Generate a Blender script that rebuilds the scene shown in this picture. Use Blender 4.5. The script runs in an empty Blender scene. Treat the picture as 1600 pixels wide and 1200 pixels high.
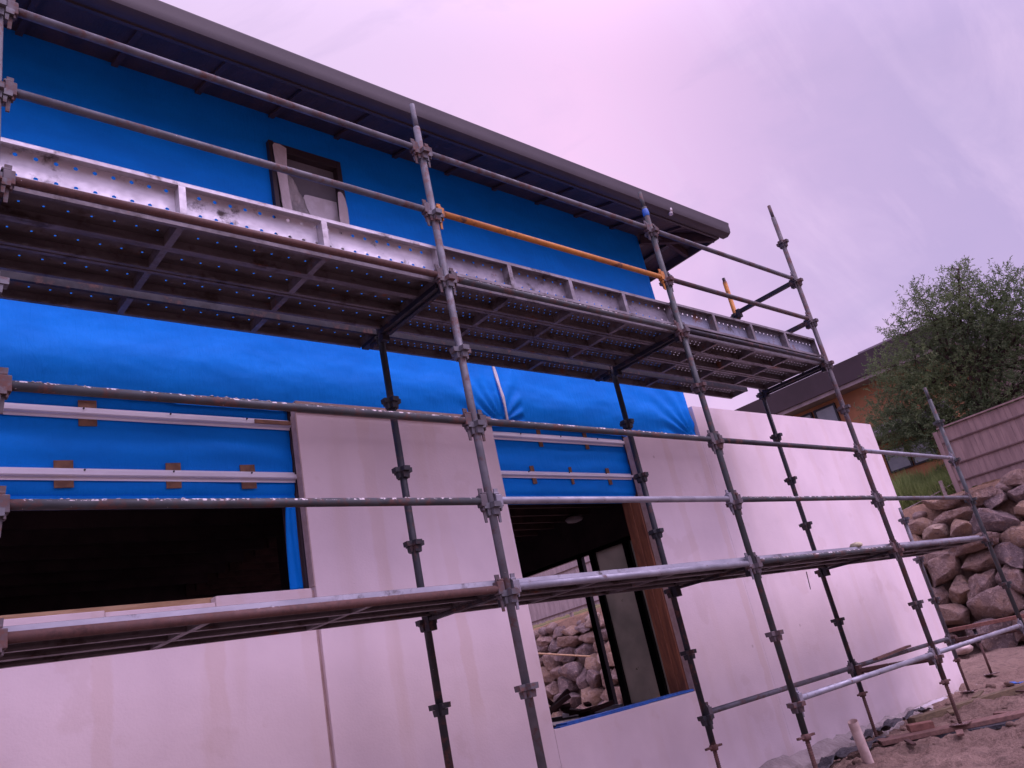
import bpy, math, random
import numpy as np
from mathutils import Vector, Matrix, noise as mnoise
random.seed(7)
R = math.radians
scene = bpy.context.scene
COL = scene.collection

# ------------------------------------------------------------------ camera
# world: X runs along the wall (to the right), Y goes into the house, Z is up; Z = 0 is the upper deck's pressing level
CR = Vector((0.7444, -0.6377, -0.1993)); CU = Vector((-0.0898, -0.3926, 0.9153)); CF = Vector((0.6618, 0.6634, 0.3490))
def camera():
    r = Vector((math.cos(.7849), -math.sin(.7849), 0))
    f = Vector((math.sin(.7849)*math.cos(.3562), math.cos(.7849)*math.cos(.3562), math.sin(.3562)))
    u = r.cross(f)
    a = -.2149
    r2 = r*math.cos(a)+u*math.sin(a); u2 = -r*math.sin(a)+u*math.cos(a)
    m = Matrix(((r2.x, u2.x, -f.x, -.6212), (r2.y, u2.y, -f.y, -3.4282), (r2.z, u2.z, -f.z, -2.4775), (0, 0, 0, 1)))
    cd = bpy.data.cameras.new('camera'); co = bpy.data.objects.new('camera', cd); COL.objects.link(co)
    co.matrix_world = m
    cd.sensor_width = 36; cd.lens = 36*1263.4/1600; cd.clip_start = .05; cd.clip_end = 1500
    scene.camera = co
camera()

# ------------------------------------------------------------------ world and sun
SUN_EL, SUN_ROT = R(42), R(120)
def build_world():
    w = bpy.data.worlds.new('World'); scene.world = w; w.use_nodes = True
    nt = w.node_tree; n = nt.nodes; l = nt.links; n.clear()
    out = n.new('ShaderNodeOutputWorld'); bg = n.new('ShaderNodeBackground')
    sky = n.new('ShaderNodeTexSky'); sky.sky_type = 'NISHITA'; sky.sun_disc = False
    sky.sun_elevation = SUN_EL; sky.sun_rotation = SUN_ROT
    tc = n.new('ShaderNodeTexCoord')
    # broad glow of the dusk cloud: how close a direction is to the pinkest part
    def dot(v, lo, hi):
        d = n.new('ShaderNodeVectorMath'); d.operation = 'DOT_PRODUCT'; l.new(tc.outputs['Generated'], d.inputs[0]); d.inputs[1].default_value = Vector(v).normalized()
        mr = n.new('ShaderNodeMapRange'); mr.interpolation_type = 'SMOOTHSTEP'; l.new(d.outputs['Value'], mr.inputs[0]); mr.inputs[1].default_value = lo; mr.inputs[2].default_value = hi
        return mr.outputs[0]
    def noise(scale, vec, detail=5, rough=.55, dist=0.):
        mp = n.new('ShaderNodeMapping'); mp.inputs['Scale'].default_value = vec; l.new(tc.outputs['Generated'], mp.inputs[0])
        mp.inputs['Rotation'].default_value = (.3, .5, .9)
        t = n.new('ShaderNodeTexNoise'); t.inputs['Scale'].default_value = scale; t.inputs['Detail'].default_value = detail; t.inputs['Roughness'].default_value = rough
        t.inputs['Distortion'].default_value = dist
        l.new(mp.outputs[0], t.inputs[0]); return t.outputs[0]
    def math2(op, a, b, clamp=False):
        m = n.new('ShaderNodeMath'); m.operation = op; m.use_clamp = clamp
        for i, v in enumerate((a, b)):
            if isinstance(v, (int, float)): m.inputs[i].default_value = v
            else: l.new(v, m.inputs[i])
        return m.outputs[0]
    def mix(f, a, b):
        m = n.new('ShaderNodeMix'); m.data_type = 'RGBA'
        if isinstance(f, (int, float)): m.inputs[0].default_value = f
        else: l.new(f, m.inputs[0])
        for i, v in ((6, a), (7, b)):
            if isinstance(v, tuple): m.inputs[i].default_value = (*v, 1)
            else: l.new(v, m.inputs[i])
        return m.outputs[2]
    clouds = noise(2.2, (1., 1.6, 2.4), 7, .55, .6)
    fine = noise(6.0, (1., 2.0, 1.6), 6, .6, .3)
    cl = math2('ADD', math2('MULTIPLY', math2('SUBTRACT', clouds, .5), 1.25), math2('MULTIPLY', math2('SUBTRACT', fine, .5), .55))
    g = dot((.64, .48, .60), .74, 1.0)
    t = math2('ADD', math2('MULTIPLY', g, 1.0), cl, True)
    c = mix(t, (.59, .455, .75), (.94, .62, .93))
    g2 = dot((.20, .62, .76), .86, 1.0)                 # paler towards the upper left
    c = mix(math2('MULTIPLY', g2, .75), c, (.79, .63, .92))
    g3 = dot((.93, .02, .42), .84, 1.0)                 # greyer cloud on the right
    c = mix(math2('MULTIPLY', g3, .8), c, (.47, .385, .66))
    streak = noise(3.4, (1., 3.2, 1.0), 6, .6, .8)
    c = mix(math2('MULTIPLY', math2('SUBTRACT', streak, .50), 2.2, True), c, (.82, .62, .90))
    c = mix(math2('MULTIPLY', math2('SUBTRACT', noise(2.7, (1.4, 1.0, 2.6), 6, .6, .7), .50), 2.2, True), c, (.50, .405, .68))
    # the open sky behind the photographer, brighter towards the zenith
    mu = n.new('ShaderNodeMix'); mu.data_type = 'RGBA'; mu.blend_type = 'ADD'; mu.inputs[0].default_value = 1
    sc = n.new('ShaderNodeMix'); sc.data_type = 'RGBA'; sc.blend_type = 'MULTIPLY'; sc.inputs[0].default_value = 1
    l.new(sky.outputs[0], sc.inputs[6]); sc.inputs[7].default_value = (.008, .006, .008, 1)
    l.new(c, mu.inputs[6]); l.new(sc.outputs[2], mu.inputs[7])
    back = dot((-.05, -.42, .9), .35, .97)
    low = dot((-.2, -.97, -.1), .25, .92)                # unseen low sky behind the camera, dimmed to deepen shade under the eave
    st = math2('SUBTRACT', math2('ADD', 1.0, math2('MULTIPLY', back, 2.9)), math2('MULTIPLY', low, .72))
    l.new(mu.outputs[2], bg.inputs[0]); l.new(st, bg.inputs[1]); l.new(bg.outputs[0], out.inputs[0])
build_world()
sd = bpy.data.lights.new('sun', 'SUN'); sd.energy = 1.25; sd.angle = R(22); sd.color = (1., .76, .98)
so = bpy.data.objects.new('sun', sd); COL.objects.link(so)
sdir = Vector((.30, -.58, .95)).normalized()       # towards the sun: behind the camera, a little to the right
so.rotation_euler = sdir.to_track_quat('Z', 'Y').to_euler()
scene.view_settings.view_transform = 'Standard'; scene.view_settings.look = 'None'
scene.view_settings.exposure = 0.0; scene.view_settings.gamma = 1.0
scene.render.engine = 'CYCLES'
scene.cycles.max_bounces = 8; scene.cycles.transparent_max_bounces = 24

# ------------------------------------------------------------------ node helpers and materials
class NT:
    def __init__(s, name):
        s.m = bpy.data.materials.new(name); s.m.use_nodes = True
        s.t = s.m.node_tree; s.n = s.t.nodes; s.l = s.t.links
        s.b = s.n['Principled BSDF']; s.out = s.n['Material Output']
        s._pos = None
    def pos(s):
        if not s._pos: s._pos = s.n.new('ShaderNodeNewGeometry')
        return s._pos.outputs['Position']
    def obj(s):
        return s.n.new('ShaderNodeTexCoord').outputs['Object']
    def put(s, sock, v):
        if v is None: return
        if isinstance(v, (int, float)): sock.default_value = (v, v, v, 1) if sock.type == 'RGBA' else v
        elif isinstance(v, tuple): sock.default_value = (*v, 1) if (len(v) == 3 and sock.type == 'RGBA') else v
        else: s.l.new(v, sock)
    def noise(s, scale, detail=4, rough=.55, stretch=None, src=None, dist=0., off=None):
        t = s.n.new('ShaderNodeTexNoise'); t.inputs['Scale'].default_value = scale; t.inputs['Detail'].default_value = detail
        t.inputs['Roughness'].default_value = rough; t.inputs['Distortion'].default_value = dist
        v = src if src is not None else s.pos()
        if stretch or off:
            mp = s.n.new('ShaderNodeMapping'); s.l.new(v, mp.inputs[0])
            if stretch: mp.inputs['Scale'].default_value = stretch
            if off: mp.inputs['Location'].default_value = off
            v = mp.outputs[0]
        s.l.new(v, t.inputs[0]); return t.outputs[0]
    def ramp(s, v, lo, hi, a=0., b=1.):
        m = s.n.new('ShaderNodeMapRange'); m.interpolation_type = 'SMOOTHSTEP'; s.put(m.inputs[0], v)
        m.inputs[1].default_value = lo; m.inputs[2].default_value = hi; m.inputs[3].default_value = a; m.inputs[4].default_value = b
        return m.outputs[0]
    def math(s, op, a, b=None, clamp=False):
        m = s.n.new('ShaderNodeMath'); m.operation = op; m.use_clamp = clamp
        s.put(m.inputs[0], a); s.put(m.inputs[1], b); return m.outputs[0]
    def mix(s, f, a, b, blend='MIX'):
        m = s.n.new('ShaderNodeMix'); m.data_type = 'RGBA'; m.blend_type = blend
        s.put(m.inputs[0], f); s.put(m.inputs[6], a); s.put(m.inputs[7], b); return m.outputs[2]
    def xyz(s, v):
        x = s.n.new('ShaderNodeSeparateXYZ'); s.l.new(v, x.inputs[0]); return x.outputs
    def rand(s):
        return s.n.new('ShaderNodeObjectInfo').outputs['Random']
    def bump(s, h, strength=.3, dist=.01):
        b = s.n.new('ShaderNodeBump'); b.inputs['Strength'].default_value = strength; b.inputs['Distance'].default_value = dist
        s.l.new(h, b.inputs['Height']); s.l.new(b.outputs[0], s.b.inputs['Normal'])
    def done(s, col, rough=.7, metal=0., spec=None):
        s.put(s.b.inputs['Base Color'], col); s.put(s.b.inputs['Roughness'], rough); s.put(s.b.inputs['Metallic'], metal)
        if spec is not None: s.b.inputs['Specular IOR Level'].default_value = spec
        return s.m

def m_tube(name, base, rust=.35, splat=.3, metal=.0, rough=.55, base2=None, top=.75):
    s = NT(name)
    n1 = s.noise(9, 6, .65, (1, 1, 1)); n2 = s.noise(38, 5, .7)
    col = s.mix(s.ramp(s.noise(5, 4), .35, .65), base, base2 or tuple(c*.62 for c in base))
    rm = s.ramp(n1, .62-rust*.35, .72-rust*.3)
    rc = s.mix(n2, (.055, .030, .028), (.150, .072, .055))
    col = s.mix(s.math('MULTIPLY', rm, s.ramp(n2, .25, .6)), col, rc)
    # plaster dribbles caught on the upper side of the tube
    geo = s.n.new('ShaderNodeNewGeometry'); nz = s.xyz(geo.outputs['Normal'])[2]
    sp = s.math('MULTIPLY', s.ramp(s.noise(30, 4, .65, off=(3, 1, 7)), .62-splat*.2, .68-splat*.18), s.ramp(nz, top, top+.18))
    sp2 = s.ramp(s.noise(55, 3, .6, off=(9, 2, 4)), .74-splat*.05, .77-splat*.05)
    f = s.math('MAXIMUM', sp, s.math('MULTIPLY', sp2, .8))
    col = s.mix(f, col, (.62, .58, .56))
    s.bump(n2, .35, .002)
    return s.done(col, s.mix(f, s.ramp(n1, .3, .7, rough-.1, rough+.25), .9), s.math('MULTIPLY', s.math('SUBTRACT', 1., s.math('MAXIMUM', rm, f)), metal))

M = {}
M['green'] = m_tube('dark_green_paint', (.050, .062, .062), .30, .10)
M['black'] = m_tube('black_worn_paint', (.030, .034, .040), .30, .05)
M['greytube'] = m_tube('weathered_grey_tube', (.15, .155, .17), .35, .15, .25)
M['galv'] = m_tube('galvanised_tube', (.33, .345, .38), .12, .35, .5, .5, (.24, .25, .28))
M['rusty'] = m_tube('rusty_tube', (.10, .055, .045), .95, .20, 0., .7)
M['brownrust'] = m_tube('brown_rusted_standard', (.105, .095, .10), .45, .30, .1, .65)
M['splat'] = m_tube('plaster_splashed_tube', (.060, .072, .075), .38, .42, 0., .6, top=.25)
M['orange'] = m_tube('orange_tube', (.54, .225, .035), .22, .10, 0., .6, (.42, .165, .03))
M['darksteel'] = m_tube('dark_steel', (.022, .022, .030), .25, .02, .2)
M['jackrust'] = m_tube('rusted_screw_jack', (.09, .045, .035), .9, .25, 0., .8)
M['fitting'] = m_tube('worn_fitting', (.115, .100, .108), .42, .15, .1, .65)
M['fitgalv'] = m_tube('galvanised_fitting', (.26, .26, .29), .2, .3, .4, .5)

def m_sheet(name, col1, col2, dirt, rust, metal, holes=True, pitch=.1, rows=(-.085, -.03, .03, .085), rad=.0075, stag=0.):
    s = NT(name)
    o = s.obj(); X = s.xyz(o)
    n1 = s.noise(3.2, 6, .6, (1, 3, 3)); n2 = s.noise(28, 5, .65)
    c = s.mix(s.ramp(n1, .35, .65), col1, col2)
    c = s.mix(s.ramp(s.noise(6, 5, .65, off=(4, 4, 4)), .62-dirt*.3, .75-dirt*.2), c, (.07, .055, .05))
    c = s.mix(s.ramp(s.noise(5, 6, .7, off=(1, 8, 2)), .68-rust*.3, .76-rust*.2), c, s.mix(n2, (.14, .055, .03), (.30, .15, .09)))
    m = s.done(c, s.ramp(n2, .3, .7, .42, .68), metal)
    d = None
    if holes:
        for i, y in enumerate(rows):
            u = s.math('ADD', s.math('DIVIDE', X[0], pitch), (i % 2)*stag)
            fr = s.math('SUBTRACT', s.math('FRACT', s.math('ADD', u, 50.)), .5)
            fx = s.math('MULTIPLY', fr, pitch); fy = s.math('SUBTRACT', X[1], y)
            q = s.math('SQRT', s.math('ADD', s.math('MULTIPLY', fx, fx), s.math('MULTIPLY', fy, fy)))
            d = q if d is None else s.math('MINIMUM', d, q)
        s.bump(s.ramp(d, rad, rad+.010, 1., 0.), .5, .006)
        tr = s.n.new('ShaderNodeBsdfTransparent'); mx = s.n.new('ShaderNodeMixShader')
        s.l.new(s.math('LESS_THAN', d, rad), mx.inputs[0]); s.l.new(s.b.outputs[0], mx.inputs[1]); s.l.new(tr.outputs[0], mx.inputs[2])
        s.l.new(mx.outputs[0], s.out.inputs[0])
    else: s.bump(n2, .2, .002)
    return m
A4 = (-.085, -.03, .03, .085)
M['deck_sheet'] = m_sheet('perforated_deck_sheet', (.135, .125, .130), (.09, .082, .086), .35, .25, .35, pitch=.105, rows=(-.07, .05), rad=.0055)
M['deck_sheet_fine'] = m_sheet('finely_perforated_deck_sheet', (.155, .14, .148), (.10, .09, .095), .25, .25, .35, pitch=.06, rows=(-.08, -.045, .04, .08), rad=.0046, stag=.5)
M['deck_rail'] = m_sheet('deck_side_rail', (.19, .175, .185), (.12, .108, .114), .35, .3, .4, False)
M['toe_bright'] = m_sheet('bright_galvanised_sheet', (.80, .80, .84), (.60, .60, .64), .24, .10, .25, pitch=.085, rows=(-.078, .035), rad=.0100)
M['toe_bright_r'] = m_sheet('bright_galvanised_rail', (.60, .60, .63), (.42, .40, .42), .2, .15, .3, False)
M['toe_grey'] = m_sheet('dull_galvanised_sheet', (.36, .35, .39), (.24, .23, .27), .27, .20, .35, pitch=.085, rows=(-.078, .035), rad=.0070)
M['toe_grey_r'] = m_sheet('dull_galvanised_rail', (.28, .27, .29), (.17, .155, .165), .3, .25, .35, False)
M['toe_rust'] = m_sheet('blue_grey_sheet_with_rust', (.30, .34, .42), (.24, .27, .34), .1, .42, .3, pitch=.07, rows=(-.06, .055), rad=.008)
M['toe_rust_r'] = m_sheet('rust_streaked_rail', (.24, .225, .24), (.15, .13, .13), .3, .4, .35, False)
M['low_sheet'] = m_sheet('lower_deck_sheet', (.13, .12, .125), (.09, .08, .085), .4, .3, .3, False)
M['low_edge'] = m_sheet('plaster_caked_deck_edge', (.46, .475, .52), (.32, .335, .38), .22, .12, .15, False)

def m_wrap():
    s = NT('blue_house_wrap')
    n1 = s.noise(2.2, 5, .55, (1, 1, 2.5)); n2 = s.noise(9, 5, .6, (2.2, 1, .5), dist=.6); n3 = s.noise(90, 3, .6)
    c = s.mix(s.ramp(n1, .3, .7), (.0005, .205, .74), (.0005, .245, .86))
    c = s.mix(s.ramp(n3, .4, .75, 0., .25), c, (.001, .19, .68))
    h = s.math('ADD', s.math('MULTIPLY', n2, .8), s.math('MULTIPLY', n3, .04))
    s.bump(h, .35, .025)
    return s.done(c, .62, 0., .14)
M['wrap'] = m_wrap()

def m_panel(streak=1.):
    s = NT('aerated_concrete_panel')
    n1 = s.noise(1.3, 5, .55); n2 = s.noise(.9, 3, .5, (3.2, 1, .35), off=(2, 0, 0)); n3 = s.noise(60, 4, .6)
    c = s.mix(s.ramp(n1, .3, .7), (.84, .74, .745), (.74, .645, .655))
    # skim coat joints: warm vertical bands, darker brown blotches near the foot
    x = s.xyz(s.pos())
    wob = s.math('MULTIPLY', s.math('SUBTRACT', s.noise(5, 4, .6), .5), .09)
    xx = s.math('ADD', x[0], wob)
    fr = s.math('ABSOLUTE', s.math('SUBTRACT', s.math('FRACT', s.math('DIVIDE', s.math('ADD', xx, .18), .60)), .5))
    band = s.math('MULTIPLY', s.ramp(fr, .07, .11, 1., 0.), s.ramp(s.noise(.9, 3, .5, off=(5, 0, 1)), .36, .6, .15, .8))
    c = s.mix(s.math('MULTIPLY', band, .45*streak), c, (.68, .54, .46))
    c = s.mix(s.ramp(n2, .56, .72, 0., .40*streak), c, (.70, .58, .52))
    c = s.mix(s.ramp(s.noise(2.6, 4, .5, off=(0, 3, 9)), .60, .66, 0., .22), c, (.62, .50, .45))
    c = s.mix(s.ramp(s.noise(24, 4, .7, off=(0, 3, 9)), .70, .80, 0., .35), c, (.33, .27, .25))
    foot = s.math('ADD', x[2], s.math('MULTIPLY', s.noise(2.4, 5, .6), .5))
    c = s.mix(s.ramp(foot, -3.42, -3.15, .45, 0.), c, (.42, .35, .30))
    vo = s.n.new('ShaderNodeTexVoronoi'); vo.inputs['Scale'].default_value = 2.6; s.l.new(s.pos(), vo.inputs['Vector'])
    c = s.mix(s.ramp(vo.outputs['Distance'], .028, .05, .5, 0.), c, (.44, .36, .34))       # filled screw heads
    s.bump(s.math('ADD', n3, s.math('MULTIPLY', s.noise(4, 4, .6), 2.)), .2, .008)
    return s.done(c, .92, 0., .2)
M['panel'] = m_panel()

def m_plain(name, c1, c2=None, scale=6., rough=.8, metal=0., stretch=None, bumpv=.2, bdist=.004, lo=.35, hi=.65, spec=None, detail=5):
    s = NT(name); n = s.noise(scale, detail, .6, stretch)
    c = s.mix(s.ramp(n, lo, hi), c1, c2 or tuple(k*.7 for k in c1))
    s.bump(s.noise(scale*5, 4, .6, stretch), bumpv, bdist)
    return s.done(c, rough, metal, spec)
M['panel_edge'] = m_plain('panel_cut_edge', (.56, .44, .40), (.46, .34, .30), 14, .95)
M['render_wall'] = m_panel(.45); M['render_wall'].name = 'rendered_block_wall'
M['fascia'] = m_plain('dark_gutter_steel', (.060, .050, .058), (.048, .040, .048), 2, .55, .0, bumpv=.05)
M['rooftin'] = m_plain('dark_roof_steel', (.09, .08, .09), None, 3, .45, .3)
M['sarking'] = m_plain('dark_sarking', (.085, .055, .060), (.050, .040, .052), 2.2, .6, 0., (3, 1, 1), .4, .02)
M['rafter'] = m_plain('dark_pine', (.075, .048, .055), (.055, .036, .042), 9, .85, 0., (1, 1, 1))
M['stud'] = m_plain('pine_stud', (.32, .13, .065), (.20, .08, .045), 7, .75, 0., (4, 4, .6), .25)
M['packer'] = m_plain('brown_packer', (.24, .13, .075), (.15, .08, .05), 16, .8)
M['sillwood'] = m_plain('yellow_pine', (.50, .34, .19), (.36, .22, .11), 9, .8, 0., (.5, 4, 4))
M['batten'] = m_plain('zinc_batten', (.80, .80, .84), (.68, .68, .72), 3, .42, .1, (.6, 4, 4), .05)
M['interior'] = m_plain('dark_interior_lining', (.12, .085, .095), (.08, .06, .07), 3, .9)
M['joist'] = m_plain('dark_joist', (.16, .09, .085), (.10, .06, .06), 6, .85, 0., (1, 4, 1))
M['slab'] = m_plain('concrete_slab', (.28, .26, .25), (.20, .18, .17), 3, .9)
M['blackframe'] = m_plain('black_aluminium', (.010, .010, .014), None, 3, .35, .4, bumpv=.02)
M['darkframe'] = m_plain('dark_brown_frame', (.045, .030, .034), None, 3, .5, .1, bumpv=.02)
M['tape'] = m_plain('torn_white_film', (.66, .60, .60), (.52, .46, .45), 9, .7, 0., (1, 1, .5), .5, .01)
M['white'] = m_plain('white_plastic', (.70, .68, .70), (.58, .55, .55), 9, .5)
M['pvc'] = m_plain('pvc_pipe', (.70, .58, .52), (.50, .38, .33), 7, .5, 0., (1, 1, 1), .1)
M['bluetape'] = m_plain('blue_tape', (.03, .16, .55), (.02, .10, .38), 20, .5)
M['concrete'] = m_plain('rough_footing', (.44, .39, .36), (.30, .26, .24), 5, .95, bumpv=.8, bdist=.03)
M['board'] = m_plain('weathered_board', (.19, .105, .08), (.12, .065, .05), 8, .85, 0., (.6, 5, 5), .5)
M['olive'] = m_plain('olive_timber', (.17, .125, .07), (.11, .08, .045), 8, .85, 0., (.6, 5, 5), .5)
M['brick'] = m_plain('brown_brick', (.24, .115, .085), (.16, .075, .055), 22, .95, bumpv=.5)
M['blackplastic'] = m_plain('black_plastic_sheet', (.035, .037, .045), (.02, .022, .028), 8, .38, 0., None, .8, .02)
M['steelbright'] = m_plain('bright_steel', (.62, .62, .68), None, 4, .35, .5)
M['debris'] = m_plain('dark_brown_offcut', (.085, .04, .032), (.05, .024, .02), 6, .9)
M['palings'] = m_plain('weathered_palings', (.30, .215, .19), (.22, .155, .14), 3.5, .9, 0., (1, 3, .5), .5, .01)
M['greypalings'] = m_plain('grey_palings', (.40, .33, .31), (.30, .245, .235), 3.5, .9, 0., (1, 3, .5), .5, .01)
M['rail_wood'] = m_plain('fence_rail', (.15, .095, .085), (.10, .062, .056), 5, .9, 0., (1, .5, 3), .3)
M['brickhouse'] = m_plain('orange_brown_cladding', (.36, .165, .075), (.27, .12, .055), 1.2, .85)
M['housetrim'] = m_plain('house_trim', (.25, .20, .20), None, 2, .7)
M['houseroof'] = m_plain('house_roof_dark', (.070, .052, .066), (.055, .042, .052), 1, .6)
M['greyroof'] = m_plain('grey_roof', (.115, .105, .12), None, 2, .6)
M['pinkgable'] = m_plain('beige_gable', (.36, .27, .27), (.30, .22, .22), 1, .9)
M['greybox'] = m_plain('grey_flashing', (.24, .20, .23), None, 2, .6)
M['bark'] = m_plain('dark_bark', (.075, .042, .036), (.045, .028, .024), 8, .95, 0., (1, 1, .4), .8, .02)
M['rope'] = m_plain('pale_rope', (.42, .34, .30), None, 20, .9)

def m_glass(name, col, rough=.08):
    s = NT(name); n = s.noise(2.5, 4, .6)
    return s.done(s.mix(s.ramp(n, .35, .65), col, tuple(c*.75 for c in col)), rough, 0., .9)
M['winglass'] = m_glass('dark_window_glass', (.20, .195, .21), .08)
M['houseglass'] = m_glass('house_window_glass', (.16, .18, .20), .06)
def m_olive_glass():
    s = NT('dusty_olive_pane')
    n = s.noise(1.7, 5, .6); c = s.mix(s.ramp(n, .3, .7), (.22, .21, .19), (.155, .155, .14))
    c = s.mix(s.ramp(s.noise(7, 3, .6, off=(3, 3, 3)), .68, .74), c, (.045, .05, .035))
    c = s.mix(s.ramp(s.noise(5, 3, .6, off=(8, 3, 3)), .70, .76), c, (.30, .23, .14))
    m = s.done(c, .25, 0., .5)
    tr = s.n.new('ShaderNodeBsdfTranslucent'); s.l.new(s.mix(1., c, (3.2, 3.2, 3.2), 'MULTIPLY'), tr.inputs[0]); mx = s.n.new('ShaderNodeMixShader'); mx.inputs[0].default_value = .5
    s.l.new(s.b.outputs[0], mx.inputs[1]); s.l.new(tr.outputs[0], mx.inputs[2]); s.l.new(mx.outputs[0], s.out.inputs[0])
    return m
M['oliveglass'] = m_olive_glass()
def m_film():
    s = NT('crumpled_protective_film')
    n = s.noise(6, 5, .65, (1, 1, .6), dist=1.2)
    s.bump(n, .9, .04)
    return s.done(s.mix(s.ramp(n, .35, .65), (.30, .285, .28), (.50, .46, .44)), .28, 0., .5)
M['film'] = m_film()

def m_ground():
    s = NT('building_site_dirt')
    n1 = s.noise(.8, 6, .6); n2 = s.noise(6, 7, .7); n3 = s.noise(35, 6, .7); n4 = s.noise(.35, 3, .5)
    c = s.mix(s.ramp(n1, .3, .7), (.38, .27, .21), (.26, .18, .14))
    c = s.mix(s.ramp(n2, .45, .7, 0., .7), c, (.13, .092, .075))
    c = s.mix(s.ramp(n3, .62, .72, 0., .6), c, (.52, .40, .33))
    x = s.xyz(s.pos())
    far = s.ramp(x[0], 15.6, 17.5)
    c = s.mix(far, c, s.mix(s.ramp(n2, .35, .65), (.42, .25, .14), (.31, .19, .12)))
    green = s.math('MULTIPLY', s.ramp(x[0], 17.2, 19.), s.ramp(n4, .35, .6, .4, 1.))
    c = s.mix(green, c, s.mix(n3, (.07, .095, .03), (.12, .14, .05)))
    s.bump(s.math('ADD', s.math('MULTIPLY', n2, 1.), s.math('MULTIPLY', n3, .6)), 1., .09)
    return s.done(c, .97, 0., .15)
M['ground'] = m_ground()

def m_rock():
    s = NT('boulder_stone')
    rnd = s.rand()
    cr = s.n.new('ShaderNodeValToRGB'); s.l.new(rnd, cr.inputs[0])
    e = cr.color_ramp; e.interpolation = 'CONSTANT'
    cols = [(.33, .225, .165), (.22, .165, .150), (.40, .27, .175), (.29, .195, .140), (.20, .155, .145), (.50, .38, .28)]
    e.elements[0].color = (*cols[0], 1); e.elements[0].position = 0
    e.elements[1].color = (*cols[1], 1); e.elements[1].position = .2
    for i, p in ((2, .38), (3, .56), (4, .74), (5, .9)):
        k = e.elements.new(p); k.color = (*cols[i], 1)
    n1 = s.noise(2.2, 6, .6); n2 = s.noise(14, 7, .72); n3 = s.noise(4, 4, .6, off=(5, 5, 5))
    c = s.mix(s.ramp(n1, .35, .7, 0., .65), cr.outputs[0], (.20, .145, .14))
    c = s.mix(s.ramp(n3, .52, .66, 0., .4), c, (.36, .22, .14))
    c = s.mix(s.ramp(n2, .50, .64, 0., .55), c, (.48, .37, .31))
    c = s.mix(s.ramp(s.noise(9, 6, .75, off=(7, 1, 3)), .54, .66, 0., .65), c, (.085, .062, .060))
    geo = s.n.new('ShaderNodeNewGeometry')
    c = s.mix(s.ramp(geo.outputs['Pointiness'], .5, .62, 0., .35), c, (.45, .36, .33))
    s.bump(s.math('ADD', s.math('MULTIPLY', n1, 1.2), s.math('ADD', n2, s.math('MULTIPLY', s.noise(40, 5, .7), .4))), 1.0, .08)
    return s.done(c, .95, 0., .2)
M['rock'] = m_rock()

def m_leaf(name, c1, c2, c3):
    s = NT(name)
    n = s.noise(1.1, 3, .5); n2 = s.noise(23, 2, .5)
    c = s.mix(s.ramp(n, .35, .65), c1, c2); c = s.mix(s.ramp(n2, .45, .75, 0., .8), c, c3)
    s.put(s.b.inputs['Base Color'], c); s.b.inputs['Roughness'].default_value = .75; s.b.inputs['Specular IOR Level'].default_value = .15
    tr = s.n.new('ShaderNodeBsdfTranslucent'); s.l.new(c, tr.inputs[0]); mx = s.n.new('ShaderNodeMixShader'); mx.inputs[0].default_value = .42
    s.l.new(s.b.outputs[0], mx.inputs[1]); s.l.new(tr.outputs[0], mx.inputs[2]); s.l.new(mx.outputs[0], s.out.inputs[0])
    return s.m
M['leaf'] = m_leaf('narrow_green_leaves', (.13, .185, .075), (.085, .13, .062), (.25, .28, .16))
M['grass'] = m_leaf('green_grass_tufts', (.26, .34, .11), (.18, .25, .08), (.34, .37, .16))

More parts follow.
